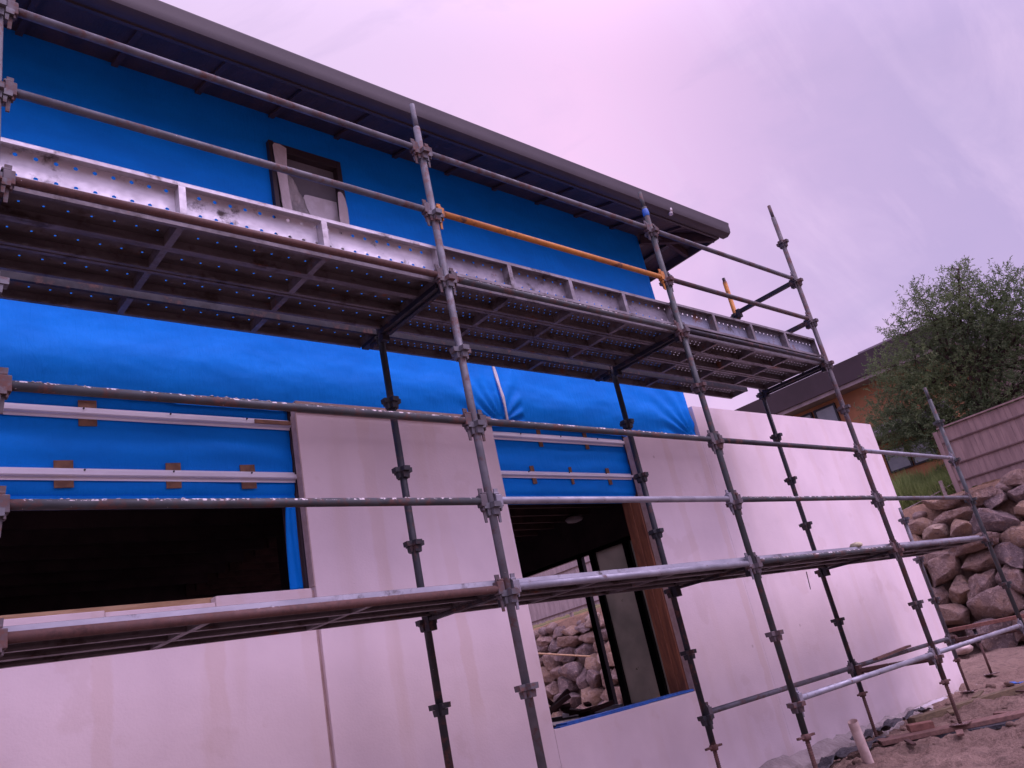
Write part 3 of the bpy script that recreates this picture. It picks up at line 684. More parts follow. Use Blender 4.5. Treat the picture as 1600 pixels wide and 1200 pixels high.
def ledger(x0, x1, y, z, mat, label, fit='fitting'):
    t = thing('scaffold_ledger', label, 'scaffold tube', (x0, y, z), 0, 'long horizontal tubes of the scaffold')
    L = x1-x0
    MB().tube((.075, 0, random.uniform(-.006, .006)), (L-.075, 0, random.uniform(-.006, .006)), .0218, n=16).build('tube', M[mat], t)
    if mat == 'splat':
        rq = random.Random(int(x0*100+z*10)); cm = MB()
        for i in range(int(L*34)):
            x = rq.uniform(.12, L-.12)
            if fbm(x, z, 3, 3, 2.2) < -.12: continue
            r = rq.uniform(.003, .009); a = rq.uniform(-.5, .5); cx, cy, cz = x, math.sin(a)*.0215, math.cos(a)*.0215
            k = 6; vs = [(cx+r*rq.uniform(.8, 2.2)*math.cos(q*math.pi/3), cy+r*math.sin(q*math.pi/3), cz-.002) for q in range(k)]+[(cx, cy, cz+r*rq.uniform(.3, .8))]
            cm.add(vs, [(q, (q+1) % k, k) for q in range(k)])
        tag(cm.build('plaster_crust', M['concrete'], t), kind='stuff')
    for e, sgn in ((0, 1), (L, -1)):
        c = MB(); X = e+sgn*.058
        xs = sorted((e+sgn*.034, e+sgn*.082))
        c.box(xs[0], xs[1], -.023, .023, -.036, .036); c.box(*sorted((e+sgn*.028, e+sgn*.066)), -.018, .018, .0362, .050); c.box(*sorted((e+sgn*.060, e+sgn*.072)), -.015, .015, -.060, -.0362)
        f = c.build('end_clamp', M[fit], t, .004)
        MB().hexa([(X-.012-sgn*.006, -.004, -.125), (X+.004-sgn*.006, -.004, -.125), (X+.004-sgn*.006, .004, -.125), (X-.012-sgn*.006, .004, -.125),
                   (X-.016, -.004, .075), (X+.014, -.004, .075), (X+.014, .004, .075), (X-.016, .004, .075)]).build('wedge', M[fit], f)
    return t
BAY = ['leftmost bay', 'second bay from the left', 'third bay from the left', 'rightmost bay']
OFF = .037
LL = {-2: 'top guard rail above the upper deck', -1: 'middle guard rail above the upper deck', 0: 'tube carrying the outer edge of the upper deck',
      2: 'guard rail above the lower deck', 3: 'middle rail above the lower deck', 4: 'tube carrying the outer edge of the lower deck', 6: 'lowest outer tube near the ground'}
MAT = {(-2, 0): 'greytube', (-2, 1): 'greytube', (-2, 2): 'greytube', (-1, 0): 'greytube', (-1, 1): 'orange', (-1, 2): 'brownrust', (0, 0): 'rusty', (0, 1): 'splat', (0, 2): 'darksteel',
       (2, 0): 'splat', (2, 1): 'splat', (2, 2): 'black', (2, 3): 'galv', (3, 0): 'splat', (3, 1): 'galv', (3, 2): 'splat', (3, 3): 'greytube',
       (4, 0): 'rusty', (4, 1): 'galv', (4, 2): 'splat', (4, 3): 'greytube', (6, 2): 'galv', (6, 3): 'galv'}
WORD = {'greytube': 'grey', 'orange': 'bright orange', 'brownrust': 'brownish', 'rusty': 'rusty brown', 'splat': 'plaster splashed', 'darksteel': 'dark', 'black': 'black', 'galv': 'silvery galvanised'}
for (k, bay), mt in MAT.items():
    fit = 'fitgalv' if mt == 'galv' else ('orange' if mt == 'orange' else 'fitting')
    ledger(FX[bay], FX[bay+1], 0, -k*LV+OFF, mt, '%s %s, %s' % (WORD[mt], LL[k], BAY[bay]), fit)
for k, bays in ((0, (0, 1, 2)), (4, (0, 1, 2)), (6, (2, 3))):
    for bay in bays:
        nm = {0: 'dark inner tube beneath the upper deck', 4: 'dark inner tube beneath the lower deck', 6: 'grey lowest inner tube close to the pale wall'}[k]
        if k == 6: ledger(BX[bay], BX[bay+1], BY, -k*LV+OFF, 'greytube', '%s, %s' % (nm, BAY[bay]))

def transom(x, z, label, y0=0., y1=BY, mat='darksteel', ext=0., w=.075, web=-.062):
    t = thing('scaffold_transom', label, 'scaffold cross bar', (x, y0, z), 0, 'cross bars between outer and inner poles')
    L = y1-y0
    zb = max(-.048, web-.004); m = MB(); m.box(-w/2, -.008, .07, L-.07, zb, -.012).box(.008, w/2, .07, L-.07, zb, -.012).box(-.0075, .0075, .07, L-.07, web, -.014)
    m.build('bar', M[mat], t, .003)
    for e, sg in ((0, 1), (L, -1)):
        MB().box(-.03, .03, *sorted((e+sg*.03, e+sg*.078)), -.09, .02).build('end_clamp', M[mat], t, .004)
    if ext:
        b = MB().box(-.028, .028, L+.03, L+ext, -.040, -.012).box(-.01, .01, L+.03, L+.12, -.075, -.0405)
        b.build('hop_up_bracket', M[mat], t, .003)
    return t
P5 = ['pole at the left edge', 'second outer pole', 'third outer pole', 'fourth outer pole', 'rightmost outer pole']
for i in range(4): transom(FX[i]+.009, .035, 'dark cross bar under the upper deck at the %s' % P5[i], ext=.20 if i < 3 else 0., w=.09)
for i in range(4): transom(FX[i]+.009, -4*LV+.035, 'dark cross bar under the lower deck at the %s' % P5[i], w=.05, web=-.030)
for i in (3, 4): transom(FX[i]+.009, -6*LV+.035, 'rusty cross bar near the ground at the %s' % P5[i], mat='rusty', w=.06)
def end_rail(x, z, label):
    t = thing('scaffold_end_rail', label, 'scaffold tube', (x, 0, z), 0, 'end guard rails of the upper deck')
    MB().box(-.020, .020, .07, BY-.07, -.016, .030).build('bar', M['darksteel'], t, .003)
    for e, sg in ((0, 1), (BY, -1)): MB().box(-.028, .028, *sorted((e+sg*.03, e+sg*.078)), -.06, .04).build('end_clamp', M['darksteel'], t, .004)
end_rail(FX[3]+.009, 2*LV+.02, 'upper dark rail closing the right end of the upper deck')
end_rail(FX[3]+.009, LV+.02, 'lower dark rail closing the right end of the upper deck')

def plank(x0, x1, yc, z, label, sheet, rail, ribs=3, width=.23, vertical=False, name='scaffold_plank', cat='steel plank', rz=0., rx=0., edge=None):
    """local X along, Y across, Z up; sheet on top, side rails hanging down, cross ribs between them"""
    t = thing(name, label, cat, ((x0+x1)/2, yc, z), 0, 'steel planks of the scaffold decks')
    t.rotation_euler = (R(-90)+rx if vertical else rx, 0, rz)
    L = x1-x0; h = .062; a = L/2; w = width/2
    n = 2; MB().add([(-a, -w, 0), (a, -w, 0), (a, w, 0), (-a, w, 0)], [(0, 1, 2, 3)]).build('sheet', M[sheet], t)
    for sg in (-1, 1):
        y = sg*w
        m = MB(); m.box(-a, a, *sorted((y, y-sg*.003)), -h, -.0005); m.box(-a, a, *sorted((y-sg*.0035, y-sg*.022)), -h, -h+.003)
        m.box(-a, a, *sorted((y-sg*.019, y-sg*.022)), -h+.0035, -h+.012)
        m.build('side_rail', M[edge if (edge and sg == -1) else rail], t)
    for i in range(1, ribs):
        x = -a+L*i/ribs
        m = MB(); m.box(x-.018, x+.018, -w+.023, w-.023, -h, -h+.003); m.box(x-.018, x-.015, -w+.023, w-.023, -h+.0035, -.001)
        m.build('rib', M[rail], t)
    for sg in (-1, 1):
        x = sg*a; MB().box(*sorted((x, x-sg*.004)), -w+.0035, w-.0035, -h+.004, -.0008).build('end_plate', M[rail], t)
    return t
YC = [.168, .406, .643]
NM = ['outermost plank', 'middle plank', 'third plank from outside']
for bay in range(3):
    g0, g1 = FX[bay]+.010, FX[bay+1]-.004
    if bay == 2: g1 = FX[3]-.02
    st = 'deck_sheet' if bay == 0 else 'deck_sheet_fine'
    for i, y in enumerate(YC):
        plank(g0+random.uniform(-.01, .01), g1, y, .089+random.uniform(-.003, .003), 'perforated steel %s of the upper deck, %s' % (NM[i], BAY[bay]), st, 'deck_rail', 3 if bay == 0 else 4, rz=random.uniform(-.001, .001))
    plank(g0, g1-(0 if bay < 2 else .22), .948, .089, 'perforated steel plank nearest the house wall, upper deck, %s' % BAY[bay], st, 'deck_rail', 3, edge='darksteel')  # outer rail coloured dark to paint in the shaded gap between planks
for bay, (sh, rl, lab, ribs, zc) in enumerate((('toe_bright', 'toe_bright_r', 'bright silvery perforated kick board on edge, leftmost bay of the upper deck', 3, .158),
                                  ('toe_grey', 'toe_grey_r', 'dull grey perforated kick board on edge, second bay of the upper deck', 4, .178),
                                  ('toe_rust', 'toe_rust_r', 'rust stained bluish kick board on edge, right bay of the upper deck', 4, .195))):
    t = plank(FX[bay]+.02, FX[bay+1]+.0, .098, zc+.02, lab, sh, rl, ribs, vertical=True, name='kick_board', cat='kick board', width=.215)
    # open side faces out towards the street
for bay in range(4):
    for i, y in enumerate(YC):
        plank(FX[bay]+.012, FX[bay+1]-.002 if bay < 3 else FX[4]-.03, y, -4*LV+.092+random.uniform(-.003, .003), 'steel %s of the lower deck, %s' % (NM[i], BAY[bay]), 'low_sheet', 'deck_rail', 3, edge='low_edge' if i == 0 else None)

# odds and ends on the lower deck
m = MB(); m.lathe((6.81, .075, -1.892), [(0, .0), (.055, .003), (.06, .02), (.045, .038), (.015, .045), (0, .045)], 10)
o = m.build('rag', m_plain('pale_yellow_cloth', (.55, .52, .33), None, 20, .9), None); o.scale = (1, 1, 1)
tag(o, 'small crumpled pale yellow rag on the outer edge of the lower deck', 'rag')
o = MB().tube((6.56, .50, -2.0), (6.57, .52, -2.16), .005, .004, 6).build('streak_rod', M['debris']); tag(o, 'thin dark rod added for a shadow-like streak below the lower deck', 'stick')  # rod added to stand for a thin shadow-like mark on the wall
o = MB().beam((7.50, .60, -2.895), (8.7, .78, -2.885), .05, .022).build('loose_batten', M['board']); tag(o, 'loose brown timber batten lying on the low tubes by the garden wall', 'timber')
# cord tied at the far end
m = MB(); pts = [(9.75, .03, -1.94), (9.72, .0, -2.0), (9.75, -.01, -2.06), (9.73, .0, -2.12)]
for a, b_ in zip(pts, pts[1:]): m.tube(a, b_, .006, n=6)
# ------------------------------------------------------------------ loose stuff on the ground
def gz(x, y): return gh(x, y)
o = MB().tube((6.50, .46, -3.75), (6.33, .40, -3.285), .043, n=20, cap=False).tube((6.50, .46, -3.75), (6.33, .40, -3.285), .039, n=20, cap=False).build('drain_pipe', M['pvc'])
sl = o; tag(o, 'short pale plastic pipe sticking up out of the dirt by the wall', 'pipe')
def boardb(x0, y0, x1, y1, w, h, z0, z1, mat, label, name='timber_board', cat='timber'):
    o = MB().beam((x0, y0, z0), (x1, y1, z1), w, h).build(name, M[mat], None, .004); tag(o, label, cat); return o
boardb(7.08, .62, 8.0, -.62, .22, .04, -3.575, -3.565, 'board', 'brown sole board under the foot of the tallest outer pole')
boardb(7.30, .46, 7.75, -.55, .24, .035, -3.612, -3.604, 'blackplastic', 'black board lying beneath the brown sole board')
boardb(8.45, .92, 9.9, .20, .13, .07, -3.60, -3.57, 'olive', 'long olive brown timber lying across the dirt near the end of the wall')
boardb(7.25, .95, 7.65, .72, .23, .035, -3.64, -3.625, 'board', 'short sole board under the foot of the dark inner pole')
o = MB().box(-.11, .11, -.055, .055, 0, .06).build('brick', M['brick'], None, .006, (7.42, .36, -3.552)); o.rotation_euler = (.04, .02, -.9); tag(o, 'single brown brick resting on the sole board by the pole foot', 'brick')
def sheet_strip(pts, w, name, mat, label, cat, amp=.05, seed=1):
    P = []; n = 40
    for i in range(n):
        u = i/(n-1)*(len(pts)-1); k = min(int(u), len(pts)-2); f = u-k
        x = pts[k][0]*(1-f)+pts[k+1][0]*f; y = pts[k][1]*(1-f)+pts[k+1][1]*f; row = []
        for j in range(12):
            v = j/11-.5; xx = x+v*w*.45*(1+.5*fbm(x, v*3, seed, 3, 2)); yy = y+v*w*(1+.4*fbm(x, 1, seed, 3, 3))
            row.append((xx, yy, gh(xx, yy)+.035+amp*(fbm(xx, yy, seed, 4, 6)+.3)))
        P.append(row)
    o = grid_mesh(name, np.array(P), M[mat]); s = o.modifiers.new('s', 'SOLIDIFY'); s.thickness = .003; tag(o, label, cat)
sheet_strip([(5.9, .75), (6.6, .78), (7.3, .66)], .16, 'plastic_sheet', 'blackplastic', 'crumpled black plastic sheet half buried behind the pale pipe', 'plastic sheet')
sheet_strip([(7.35, 1.0), (8.1, 1.02), (9.0, .95)], .12, 'plastic_sheet', 'blackplastic', 'strip of dark plastic lying at the foot of the pale garden wall', 'plastic sheet', .06, 4)
sheet_strip([(10.02, .38), (10.16, .33)], .06, 'blue_scrap', 'bluetape', 'small scrap of blue plastic on the dirt at the photo right edge', 'plastic scrap', .04, 6)
sheet_strip([(9.1, 1.12), (9.75, 1.05)], .10, 'white_scrap', 'white', 'white scrap lying where the garden wall ends', 'plastic scrap', .01, 7)
rr = random.Random(5)
def clod(name, loc, r, mat, label, cat, group=None, seed=0, squash=.6):
    bm_v, bm_f = ICO2
    rnd = random.Random(seed); planes = [(Vector((rnd.gauss(0, 1), rnd.gauss(0, 1), rnd.gauss(0, 1))).normalized(), rnd.uniform(.62, .88)) for _ in range(9)]
    vs = []
    for v in bm_v:
        p = Vector(v)
        for nrm, d_ in planes:
            q = p.dot(nrm)
            if q > d_: p = p-nrm*(q-d_)
        p *= 1+.08*fbm(p.x, p.y, p.z+seed, 3, 2)
        vs.append((p.x*r, p.y*r, p.z*r*squash))
    o = MB().add(vs, bm_f, True).build(name, mat, None, 0, loc); o.rotation_euler = (0, 0, rnd.uniform(0, 6)); tag(o, label, cat, group)
    return o
import bmesh
def ico(n):
    bm = bmesh.new(); bmesh.ops.create_icosphere(bm, subdivisions=n, radius=1.); bm.verts.ensure_lookup_table()
    r = ([tuple(v.co) for v in bm.verts], [tuple(v.index for v in f.verts) for f in bm.faces]); bm.free(); return r
ICO2, ICO4 = ico(2), ico(4)
for i in range(60):
    x, y = rr.uniform(5.6, 10.8), rr.uniform(-2.0, 1.05); r = rr.uniform(.015, .05)
    if i < 8: x, y, r = rr.uniform(7.5, 10.5), rr.uniform(.0, 1.0), rr.uniform(.04, .075)
    clod('dirt_clod', (x, y, gh(x, y)+r*.3+(.2*math.exp(-((x-7.2)/1.9)**2-((y+1.35)/.62)**2))), r, M['ground'], 'clod of dry brown dirt lying on the churned ground', 'dirt clod', 'clods of dirt on the ground', i)
clod('pale_stone', (15.0, 2.75, -3.36), .20, M['pvc'], 'pale cream stone lying on the dirt below the boulder wall', 'stone', None, 77)
clod('low_boulder', (14.2, 1.05, -3.4), .36, M['rock'], 'brown boulder lying on the dirt in front of the boulder wall', 'boulder', None, 78, .7)
LIT = [('offcut near the tall pole', 7.9, -.45, .34, .07), ('splinter beside the plastic pipe', 6.75, .15, .22, .04), ('slat near the end of the garden wall', 9.3, .55, .42, .06), ('short stub in front of the brick', 7.0, -.15, .16, .06), ('thin lath at the photo right edge', 9.0, -.30, .5, .03), ('chip between the two inner poles', 8.4, .45, .14, .06)]
for i, (w_, x, y, L_, q) in enumerate(LIT):
    a = rr.uniform(0, 3); z = gh(x, y)+.05
    boardb(x, y, x+math.cos(a)*L_, y+math.sin(a)*L_, q, .02, z, z+.015, ('board', 'debris', 'olive')[i % 3], 'brown timber '+w_, 'timber_offcut', 'timber')
# a lone jack beyond the end of the wall with a board on its head
t = thing('screw_jack', 'rusty screw jack standing alone on the dirt beyond the end of the garden wall', 'jack', (11.88, 1.25, -3.56))
MB().tube((0, 0, .008), (0, 0, .42), .017, n=12).build('rod', M['jackrust'], t); MB().box(-.08, .08, -.08, .08, 0, .008).build('foot_plate', M['jackrust'], t)
MB().tube((0, 0, .42), (0, 0, .60), .024, n=14).build('sleeve', M['black'], t); MB().box(-.07, .07, -.07, .07, .601, .612).build('head_plate', M['jackrust'], t)
boardb(11.84, 1.95, 12.15, .35, .10, .05, -2.92, -2.92, 'brick', 'reddish board resting on the lone screw jack, in front of the boulders')

# ------------------------------------------------------------------ boulder retaining wall
ORDN = ['first', 'second', 'third', 'fourth', 'fifth', 'sixth', 'seventh', 'eighth', 'ninth', 'tenth', 'eleventh', 'twelfth', 'thirteenth', 'fourteenth', 'fifteenth', 'sixteenth', 'seventeenth', 'eighteenth', 'nineteenth', 'twentieth', 'twenty-first', 'twenty-second', 'twenty-third', 'twenty-fourth', 'twenty-fifth', 'twenty-sixth', 'twenty-seventh', 'twenty-eighth', 'twenty-ninth', 'thirtieth']
def boulder(loc, dims, seed, label):
    rnd = random.Random(seed)
    planes = [(Vector((rnd.gauss(0, 1), rnd.gauss(0, 1), rnd.gauss(0, 1))).normalized(), rnd.uniform(.50, .80)) for _ in range(13)]
    planes += [(Vector((-1, rnd.uniform(-.35, .35), rnd.uniform(-.1, .5))).normalized(), .68)]
    vs = []
    sx, sy, sz = dims
    for v in ICO4[0]:
        p = Vector(v)
        m = max(abs(p.x), abs(p.y), abs(p.z)); p = p*(1-.35)+p/m*.35
        for nrm, d_ in planes:
            q = p.dot(nrm)
            if q > d_: p = p-nrm*(q-d_)*.92
        k = 1+.11*fbm(p.x+seed, p.y, p.z, 4, 1.7)+.055*fbm(p.x, p.y+seed, p.z, 4, 4.5)
        vs.append((p.x*k*sx, p.y*k*sy, p.z*k*sz))
    o = MB().add(vs, ICO4[1], True).build('boulder', M['rock'], None, 0, loc); o.data.set_sharp_from_angle(angle=R(40))
    o.rotation_euler = (rnd.uniform(-.25, .25), rnd.uniform(-.15, .15), rnd.uniform(-.2, .2))
    tag(o, label, 'boulder', 'boulders of the retaining wall')
rows = [(-3.22, .30), (-2.82, .27), (-2.43, .26), (-2.05, .25), (-1.68, .25), (-1.33, .23), (-1.04, .20), (-.80, .17)]
RN = ['bottom', 'second', 'third', 'middle', 'fifth', 'sixth', 'seventh', 'top']
rb = random.Random(11); sd_ = 100
for ri, (z, hh) in enumerate(rows):
    y = -3.6+rb.uniform(0, .5); items = []
    while y < 17:
        w = rb.uniform(.22, .50)*(1.15 if ri < 2 else 1); items.append((y+w, w)); y += 2*w*.90
    items.reverse()
    for q, (yy, w) in enumerate(items):
        hz = hh*rb.uniform(.92, 1.25); vis = (-1.5 < yy < 5.2) or (8.5 < yy < 16.5)
        where = 'right of the pale wall' if yy < 5.2 else ('through the tall window' if yy > 9 else 'behind the pale wall')
        if not vis or (ri == 7 and yy > 3.4): continue
        sd_ += 1
        size = 'wide' if w > .42 else ('small' if w < .30 else 'medium')
        dz = -.018*max(0, yy-2)
        boulder((15.62+.12*ri+rb.uniform(-.12, .12), yy, z+dz+rb.uniform(-.07, .07)), (rb.uniform(.34, .46), w*1.10, hz), sd_, '%s boulder, %s from the left in the %s row, %s' % (size, ORDN[q] if q < 30 else 'near last', RN[ri], where))
# small stones wedged along the top
for i in range(16):
    yy = rb.uniform(-1., 5.0) if i % 2 else rb.uniform(10.5, 15.5); sd_ += 1
    clod('small_rock', (16.35+rb.uniform(0, .3), yy, -.83-.018*max(0, yy-2)+rb.uniform(-.05, .05)), rb.uniform(.12, .24), M['rock'], 'small rock lying in the soil on top of the boulder wall', 'rock', 'small rocks on the bank', sd_, .75)
o = MB().tube((15.0, 14.5, -1.45), (15.05, 11.6, -2.05), .022, n=8).build('long_stick', M['sillwood']); tag(o, 'long pale stick leaning on the boulders seen through the tall window', 'stick')

# ------------------------------------------------------------------ fences
def fence(name, label, X, y0, y1, zb0, zb1, H, mat, rails, pw=.098, cap=True, lean=0.):
    t = thing(name, label, 'fence', (X, y0, zb0)); n = int((y1-y0)/pw); rnd = random.Random(int(X*10+y0))
    m = MB()
    for i in range(n):
        y = i*pw; zb = (zb1-zb0)*i/n; dx = rnd.uniform(-.003, .004) + (i % 2)*.002
        m.box(dx, dx+.013, y, y+pw*rnd.uniform(.955, .985), zb+rnd.uniform(-.015, .01), zb+H+rnd.uniform(-.008, .008))
    m.build('palings', M[mat], t)
    L = n*pw; dz = zb1-zb0
    for hgt in rails: MB().beam((-.016, 0, hgt), (-.016, L, hgt+dz), .028, .024).build('rail', M['rail_wood'], t)
    if cap: MB().beam((-.012, 0, H+.028), (-.012, L, H+dz+.028), .06, .03).build('capping', M[mat], t)
    k = 0.
    while k <= L:
        MB().box(.03, .11, k-.045, k+.045, dz*k/L-.35, dz*k/L+H-.02).build('post', M[mat], t); k += 2.4
    return t
f = fence('paling_fence', 'brown timber paling fence with three rails on top of the boulder bank', 16.8, -6.0, 2.42, -.48, -.60, 1.26, 'palings', (.18, .52, .98))
f.rotation_euler = (-.0, 0, 0)
MB().box(-.035, .055, 8.34, 8.43, -.5, 1.12).build('post', M['palings'], f)
fence('paling_fence', 'grey paling fence seen through the tall window opening above the boulders', 16.9, 9.0, 18., -.62, -.80, 1.5, 'greypalings', (.10, 1.2), cap=False)
t = thing('rope_fence', 'low rope fence with a pale stake beside the green grass clump', 'fence', (17.0, 2.5, -.5))
MB().box(-.03, .03, .18, .25, -.2, .22).build('stake', M['rope'], t)
pts = [(0, 0, .10), (0, .22, .04), (-.05, .8, -.08), (-.1, 1.6, -.22)]
m = MB()
for a, b_ in zip(pts, pts[1:]): m.tube(a, b_, .012, n=6)
m.build('rope', M['rope'], t)

# ------------------------------------------------------------------ neighbouring houses
def neighbour():
    t = thing('neighbour_house', 'neighbouring house with orange brown walls and a deep dark eave behind the garden wall', 'house', (24, 5, 0))
    def add(m, name, mat, par=None): 
        o = m.build(name, M[mat], par or t); o.matrix_parent_inverse = Matrix.Translation(-t.location) if not par else Matrix.Identity(4); return o
    add(MB().box(24.2, 34, 4.2, 9.5, -.5, 4.05), 'wall', 'brickhouse')
    # deep fascia and the low roof above it
    r = MB().hexa([(23.55, 3.2, 4.18), (34.5, 3.2, 4.18), (34.5, 11.5, 4.18), (23.55, 11.5, 4.18), (23.35, 3.2, 4.80), (34.5, 3.2, 5.1), (34.5, 11.5, 5.1), (23.35, 11.5, 4.80)])
    add(r, 'roof', 'houseroof')
    add(MB().box(23.60, 24.3, 3.3, 11.4, 4.05, 4.175), 'soffit_trim', 'housetrim')
    add(MB().box(23.9, 26, 4.6, 6.0, 4.81, 5.02), 'roof_upstand', 'greybox')
    for (y0, y1, z0, z1) in ((7.35, 8.10, 3.25, 3.92), (8.18, 9.05, 3.25, 3.92)):
        w_ = MB().box(24.12, 24.197, y0, y1, z0, z0+.06).box(24.12, 24.197, y0, y1, z1-.06, z1).box(24.12, 24.197, y0, y0+.06, z0+.06, z1-.06).box(24.12, 24.197, y1-.06, y1, z0+.06, z1-.06)
        o = w_.build('window', M['blackframe'], t); o.matrix_parent_inverse = Matrix.Translation(-t.location)
        g = MB().box(24.15, 24.16, y0+.06, y1-.06, z0+.06, z1-.06).build('window_pane', M['houseglass'], o)
    # lower wing roof with windows beneath
    add(MB().hexa([(22.9, 4.2, 2.15), (24.19, 4.2, 2.15), (24.19, 6.9, 2.15), (22.9, 6.9, 2.15), (22.9, 4.2, 2.32), (24.19, 4.2, 2.75), (24.19, 6.9, 2.75), (22.9, 6.9, 2.32)]), 'porch_roof', 'greyroof')
    for y0 in (5.0, 5.75):
        o = MB().box(24.13, 24.197, y0, y0+.7, 1.25, 1.95).build('window', M['blackframe'], t); o.matrix_parent_inverse = Matrix.Translation(-t.location)
        MB().box(24.11, 24.129, y0+.05, y0+.65, 1.30, 1.90).build('window_pane', M['houseglass'], o)
neighbour()
t = thing('gabled_house', 'beige gabled house with a dark roof half hidden behind the tree', 'house', (28, 3.4, 0))
MB().add([(0, -4.2, 0), (0, 4.2, 0), (0, 4.2, 3.2), (0, 0, 5.2), (0, -4.2, 3.2), (9, -4.2, 0), (9, 4.2, 0), (9, 4.2, 3.2), (9, 0, 5.2), (9, -4.2, 3.2)],
         [(0, 1, 2, 3, 4), (5, 9, 8, 7, 6), (1, 6, 7, 2), (0, 4, 9, 5)]).build('wall', M['pinkgable'], t)
for sg in (-1, 1):
    MB().hexa([(-.35, 0, 5.22), (9.3, 0, 5.22), (9.3, sg*4.9, 2.88), (-.35, sg*4.9, 2.88), (-.35, 0, 5.42), (9.3, 0, 5.42), (9.3, sg*4.95, 3.06), (-.35, sg*4.95, 3.06)][::1]).build('roof', M['houseroof'], t)

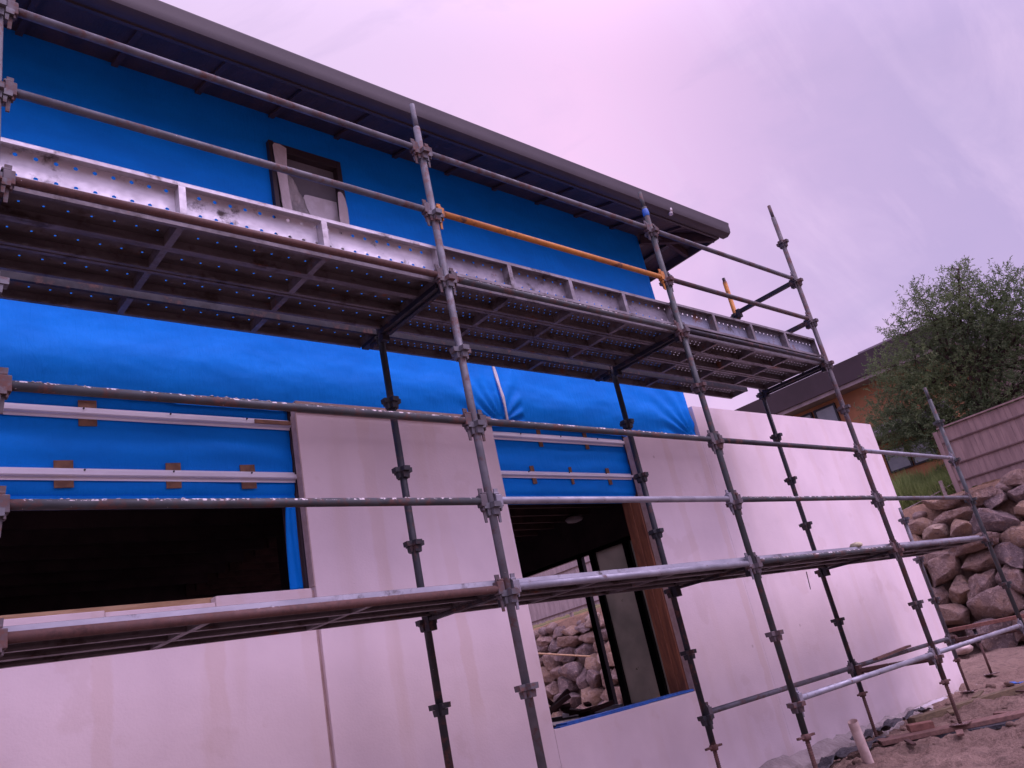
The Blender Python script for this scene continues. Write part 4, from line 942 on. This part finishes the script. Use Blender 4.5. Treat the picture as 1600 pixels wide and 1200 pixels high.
# ------------------------------------------------------------------ tree and grass
def tree():
    rnd = random.Random(21)
    base = Vector((18.5, 2.0, -.35))
    t = thing('tree', 'bushy green tree with fine narrow leaves behind the paling fence', 'tree', tuple(base))
    # crown clumps (x, y, z, r) in world space
    cl = [(18.2, 3.6, 1.3, .55), (18.0, 3.0, 1.0, .55), (17.9, 2.4, .5, .5), (18.3, 1.6, .9, .6), (18.4, .9, 1.1, .6), (18.4, .2, 1.0, .5), (18.3, 2.7, 1.9, .6), (18.5, 1.28, 3.85, .38), (18.5, 1.18, 4.18, .18), (18.5, 1.7, 3.0, .6), (18.5, .9, 2.9, .6), (18.4, 1.3, 3.45, .6), (18.6, .55, 3.3, .55), (18.5, 2.15, 3.95, .34), (18.3, 2.0, 3.35, .6), (18.6, 1.5, 2.8, .75), (18.2, 2.7, 3.2, .42),
          (18.5, 2.75, 2.65, .6), (18.4, 3.45, 2.75, .36), (18.5, 3.3, 2.15, .6), (18.4, 3.75, 1.65, .5), (18.2, 3.0, 1.45, .65), (18.3, 2.3, 2.0, .8), (18.7, 1.5, 2.0, .75),
          (18.6, .75, 2.45, .7), (18.5, .0, 3.0, .55), (18.5, -.1, 2.35, .65), (18.6, -.8, 2.9, .55), (18.5, -.8, 2.1, .65), (18.6, .55, 1.65, .65), (18.7, -.3, 1.45, .6),
          (18.4, 3.5, 1.05, .48), (18.2, 2.75, .85, .5), (18.3, 2.1, 1.25, .6), (18.0, 2.4, .42, .42), (18.9, -1.5, 2.6, .6), (18.8, -1.2, 1.4, .55), (17.9, 2.2, -.1, .25)]
    # limbs
    lm = MB(); cr = MB()
    def limb(a, b_, r0, r1, n=4, j=.08):
        p = Vector(a); 
        for i in range(n):
            q = Vector(a).lerp(Vector(b_), (i+1)/n)
            if i < n-1: q += Vector((rnd.gauss(0, j), rnd.gauss(0, j), rnd.gauss(0, j*.6)))
            lm.tube(p-base, q-base, r0+(r1-r0)*i/n, r0+(r1-r0)*(i+1)/n, 7, False); p = q
    fork = Vector((18.5, 1.95, .9)); limb(base, fork, .13, .10)
    for (x, y, z, r) in cl:
        c = Vector((x, y, z)); s0 = fork if rnd.random() < .6 or z < 1.3 else Vector((18.5, 1.6, 1.9))
        limb(s0, c, .045, .015, 5, .10)
        for k in range(5):
            d = Vector((rnd.gauss(0, 1), rnd.gauss(0, 1), rnd.gauss(.3, .8))).normalized()*r*1.1; limb(c, c+d, .012, .004, 3, .03)
    limb(fork, (18.5, 1.6, 1.9), .09, .06)
    lm.build('trunk', M['bark'], t)
    V = []; F = []
    for (x, y, z, r) in cl:
        ncl = int(165*(r/.5)**2)
        for k in range(ncl):
            d = Vector((rnd.gauss(0, 1), rnd.gauss(0, 1), rnd.gauss(0, 1))).normalized()*(rnd.random()**.55)*r*rnd.uniform(.85, 1.2)
            p0 = Vector((x, y, z))+Vector((d.x*1.35, d.y, d.z*.9)) - base
            out = (d.normalized()+Vector((rnd.gauss(0, .5), rnd.gauss(0, .5), rnd.gauss(.25, .5)))).normalized(); Lt = rnd.uniform(.12, .32)
            nl = rnd.randint(10, 20)
            for q in range(nl):
                u = q/nl; p = p0+out*Lt*u; a = (out+Vector((rnd.gauss(0, .8), rnd.gauss(0, .8), rnd.gauss(-.1, .8)))).normalized()
                ll = rnd.uniform(.045, .09); w_ = a.cross(Vector((rnd.gauss(0, 1), rnd.gauss(0, 1), rnd.gauss(0, 1)))).normalized()*rnd.uniform(.006, .0125)
                b0 = len(V); V.extend([tuple(p), tuple(p+a*ll*.5+w_), tuple(p+a*ll), tuple(p+a*ll*.5-w_)]); F.append((b0, b0+1, b0+2, b0+3))
    me = bpy.data.meshes.new('crown'); me.from_pydata(V, [], F); me.update(); o = bpy.data.objects.new('crown', me); COL.objects.link(o); me.materials.append(M['leaf']); o.parent = t
tree()
def grass_clump():
    rnd = random.Random(4); V = []; F = []
    for i in range(26000):
        x = rnd.uniform(17.0, 19.0); y = rnd.uniform(2.35, 5.2); zb = gh(x, y)-.05
        env = (.62+.35*fbm(x, y, 1, 3, 1.8))*max(0, 1-((y-3.4)/1.7)**2)*(1-.3*((x-17.9)/1.1)**2)
        if env <= .05: continue
        h = env*rnd.uniform(.45, 1.15); p = Vector((x, y, zb)); l = Vector((rnd.gauss(0, .10), rnd.gauss(0, .10), h))
        w_ = Vector((rnd.gauss(0, 1), rnd.gauss(0, 1), 0)).normalized()*.009
        b0 = len(V); V.extend([tuple(p-w_), tuple(p+w_), tuple(p+l*.6+w_*.8), tuple(p+l), tuple(p+l*.6-w_*.8)]); F.append((b0, b0+1, b0+2, b0+3, b0+4))
    me = bpy.data.meshes.new('grass'); me.from_pydata(V, [], F); me.update(); o = bpy.data.objects.new('tall_grass', me); COL.objects.link(o); me.materials.append(M['grass'])
    tag(o, 'bright green tall grass growing on the bank left of the paling fence', 'grass', None, 'stuff')
grass_clump()
# debris inside the house, seen through the tall window
def pile():
    t = thing('rubble_pile', 'pile of dark brown timber offcuts and sheets inside the house behind the window sill', 'debris pile', (5.9, 3.4, -2.96)); rnd = random.Random(9)
    for i in range(34):
        a = Vector((rnd.uniform(-.7, .4), rnd.uniform(-.2, 1.3), rnd.uniform(.0, .30))); d = Vector((rnd.gauss(0, .3), rnd.gauss(0, .3), rnd.uniform(-.1, .25)))
        MB().beam(a, a+d, rnd.uniform(.05, .16), rnd.uniform(.02, .05)).build('offcut', M['debris'], t)
pile()
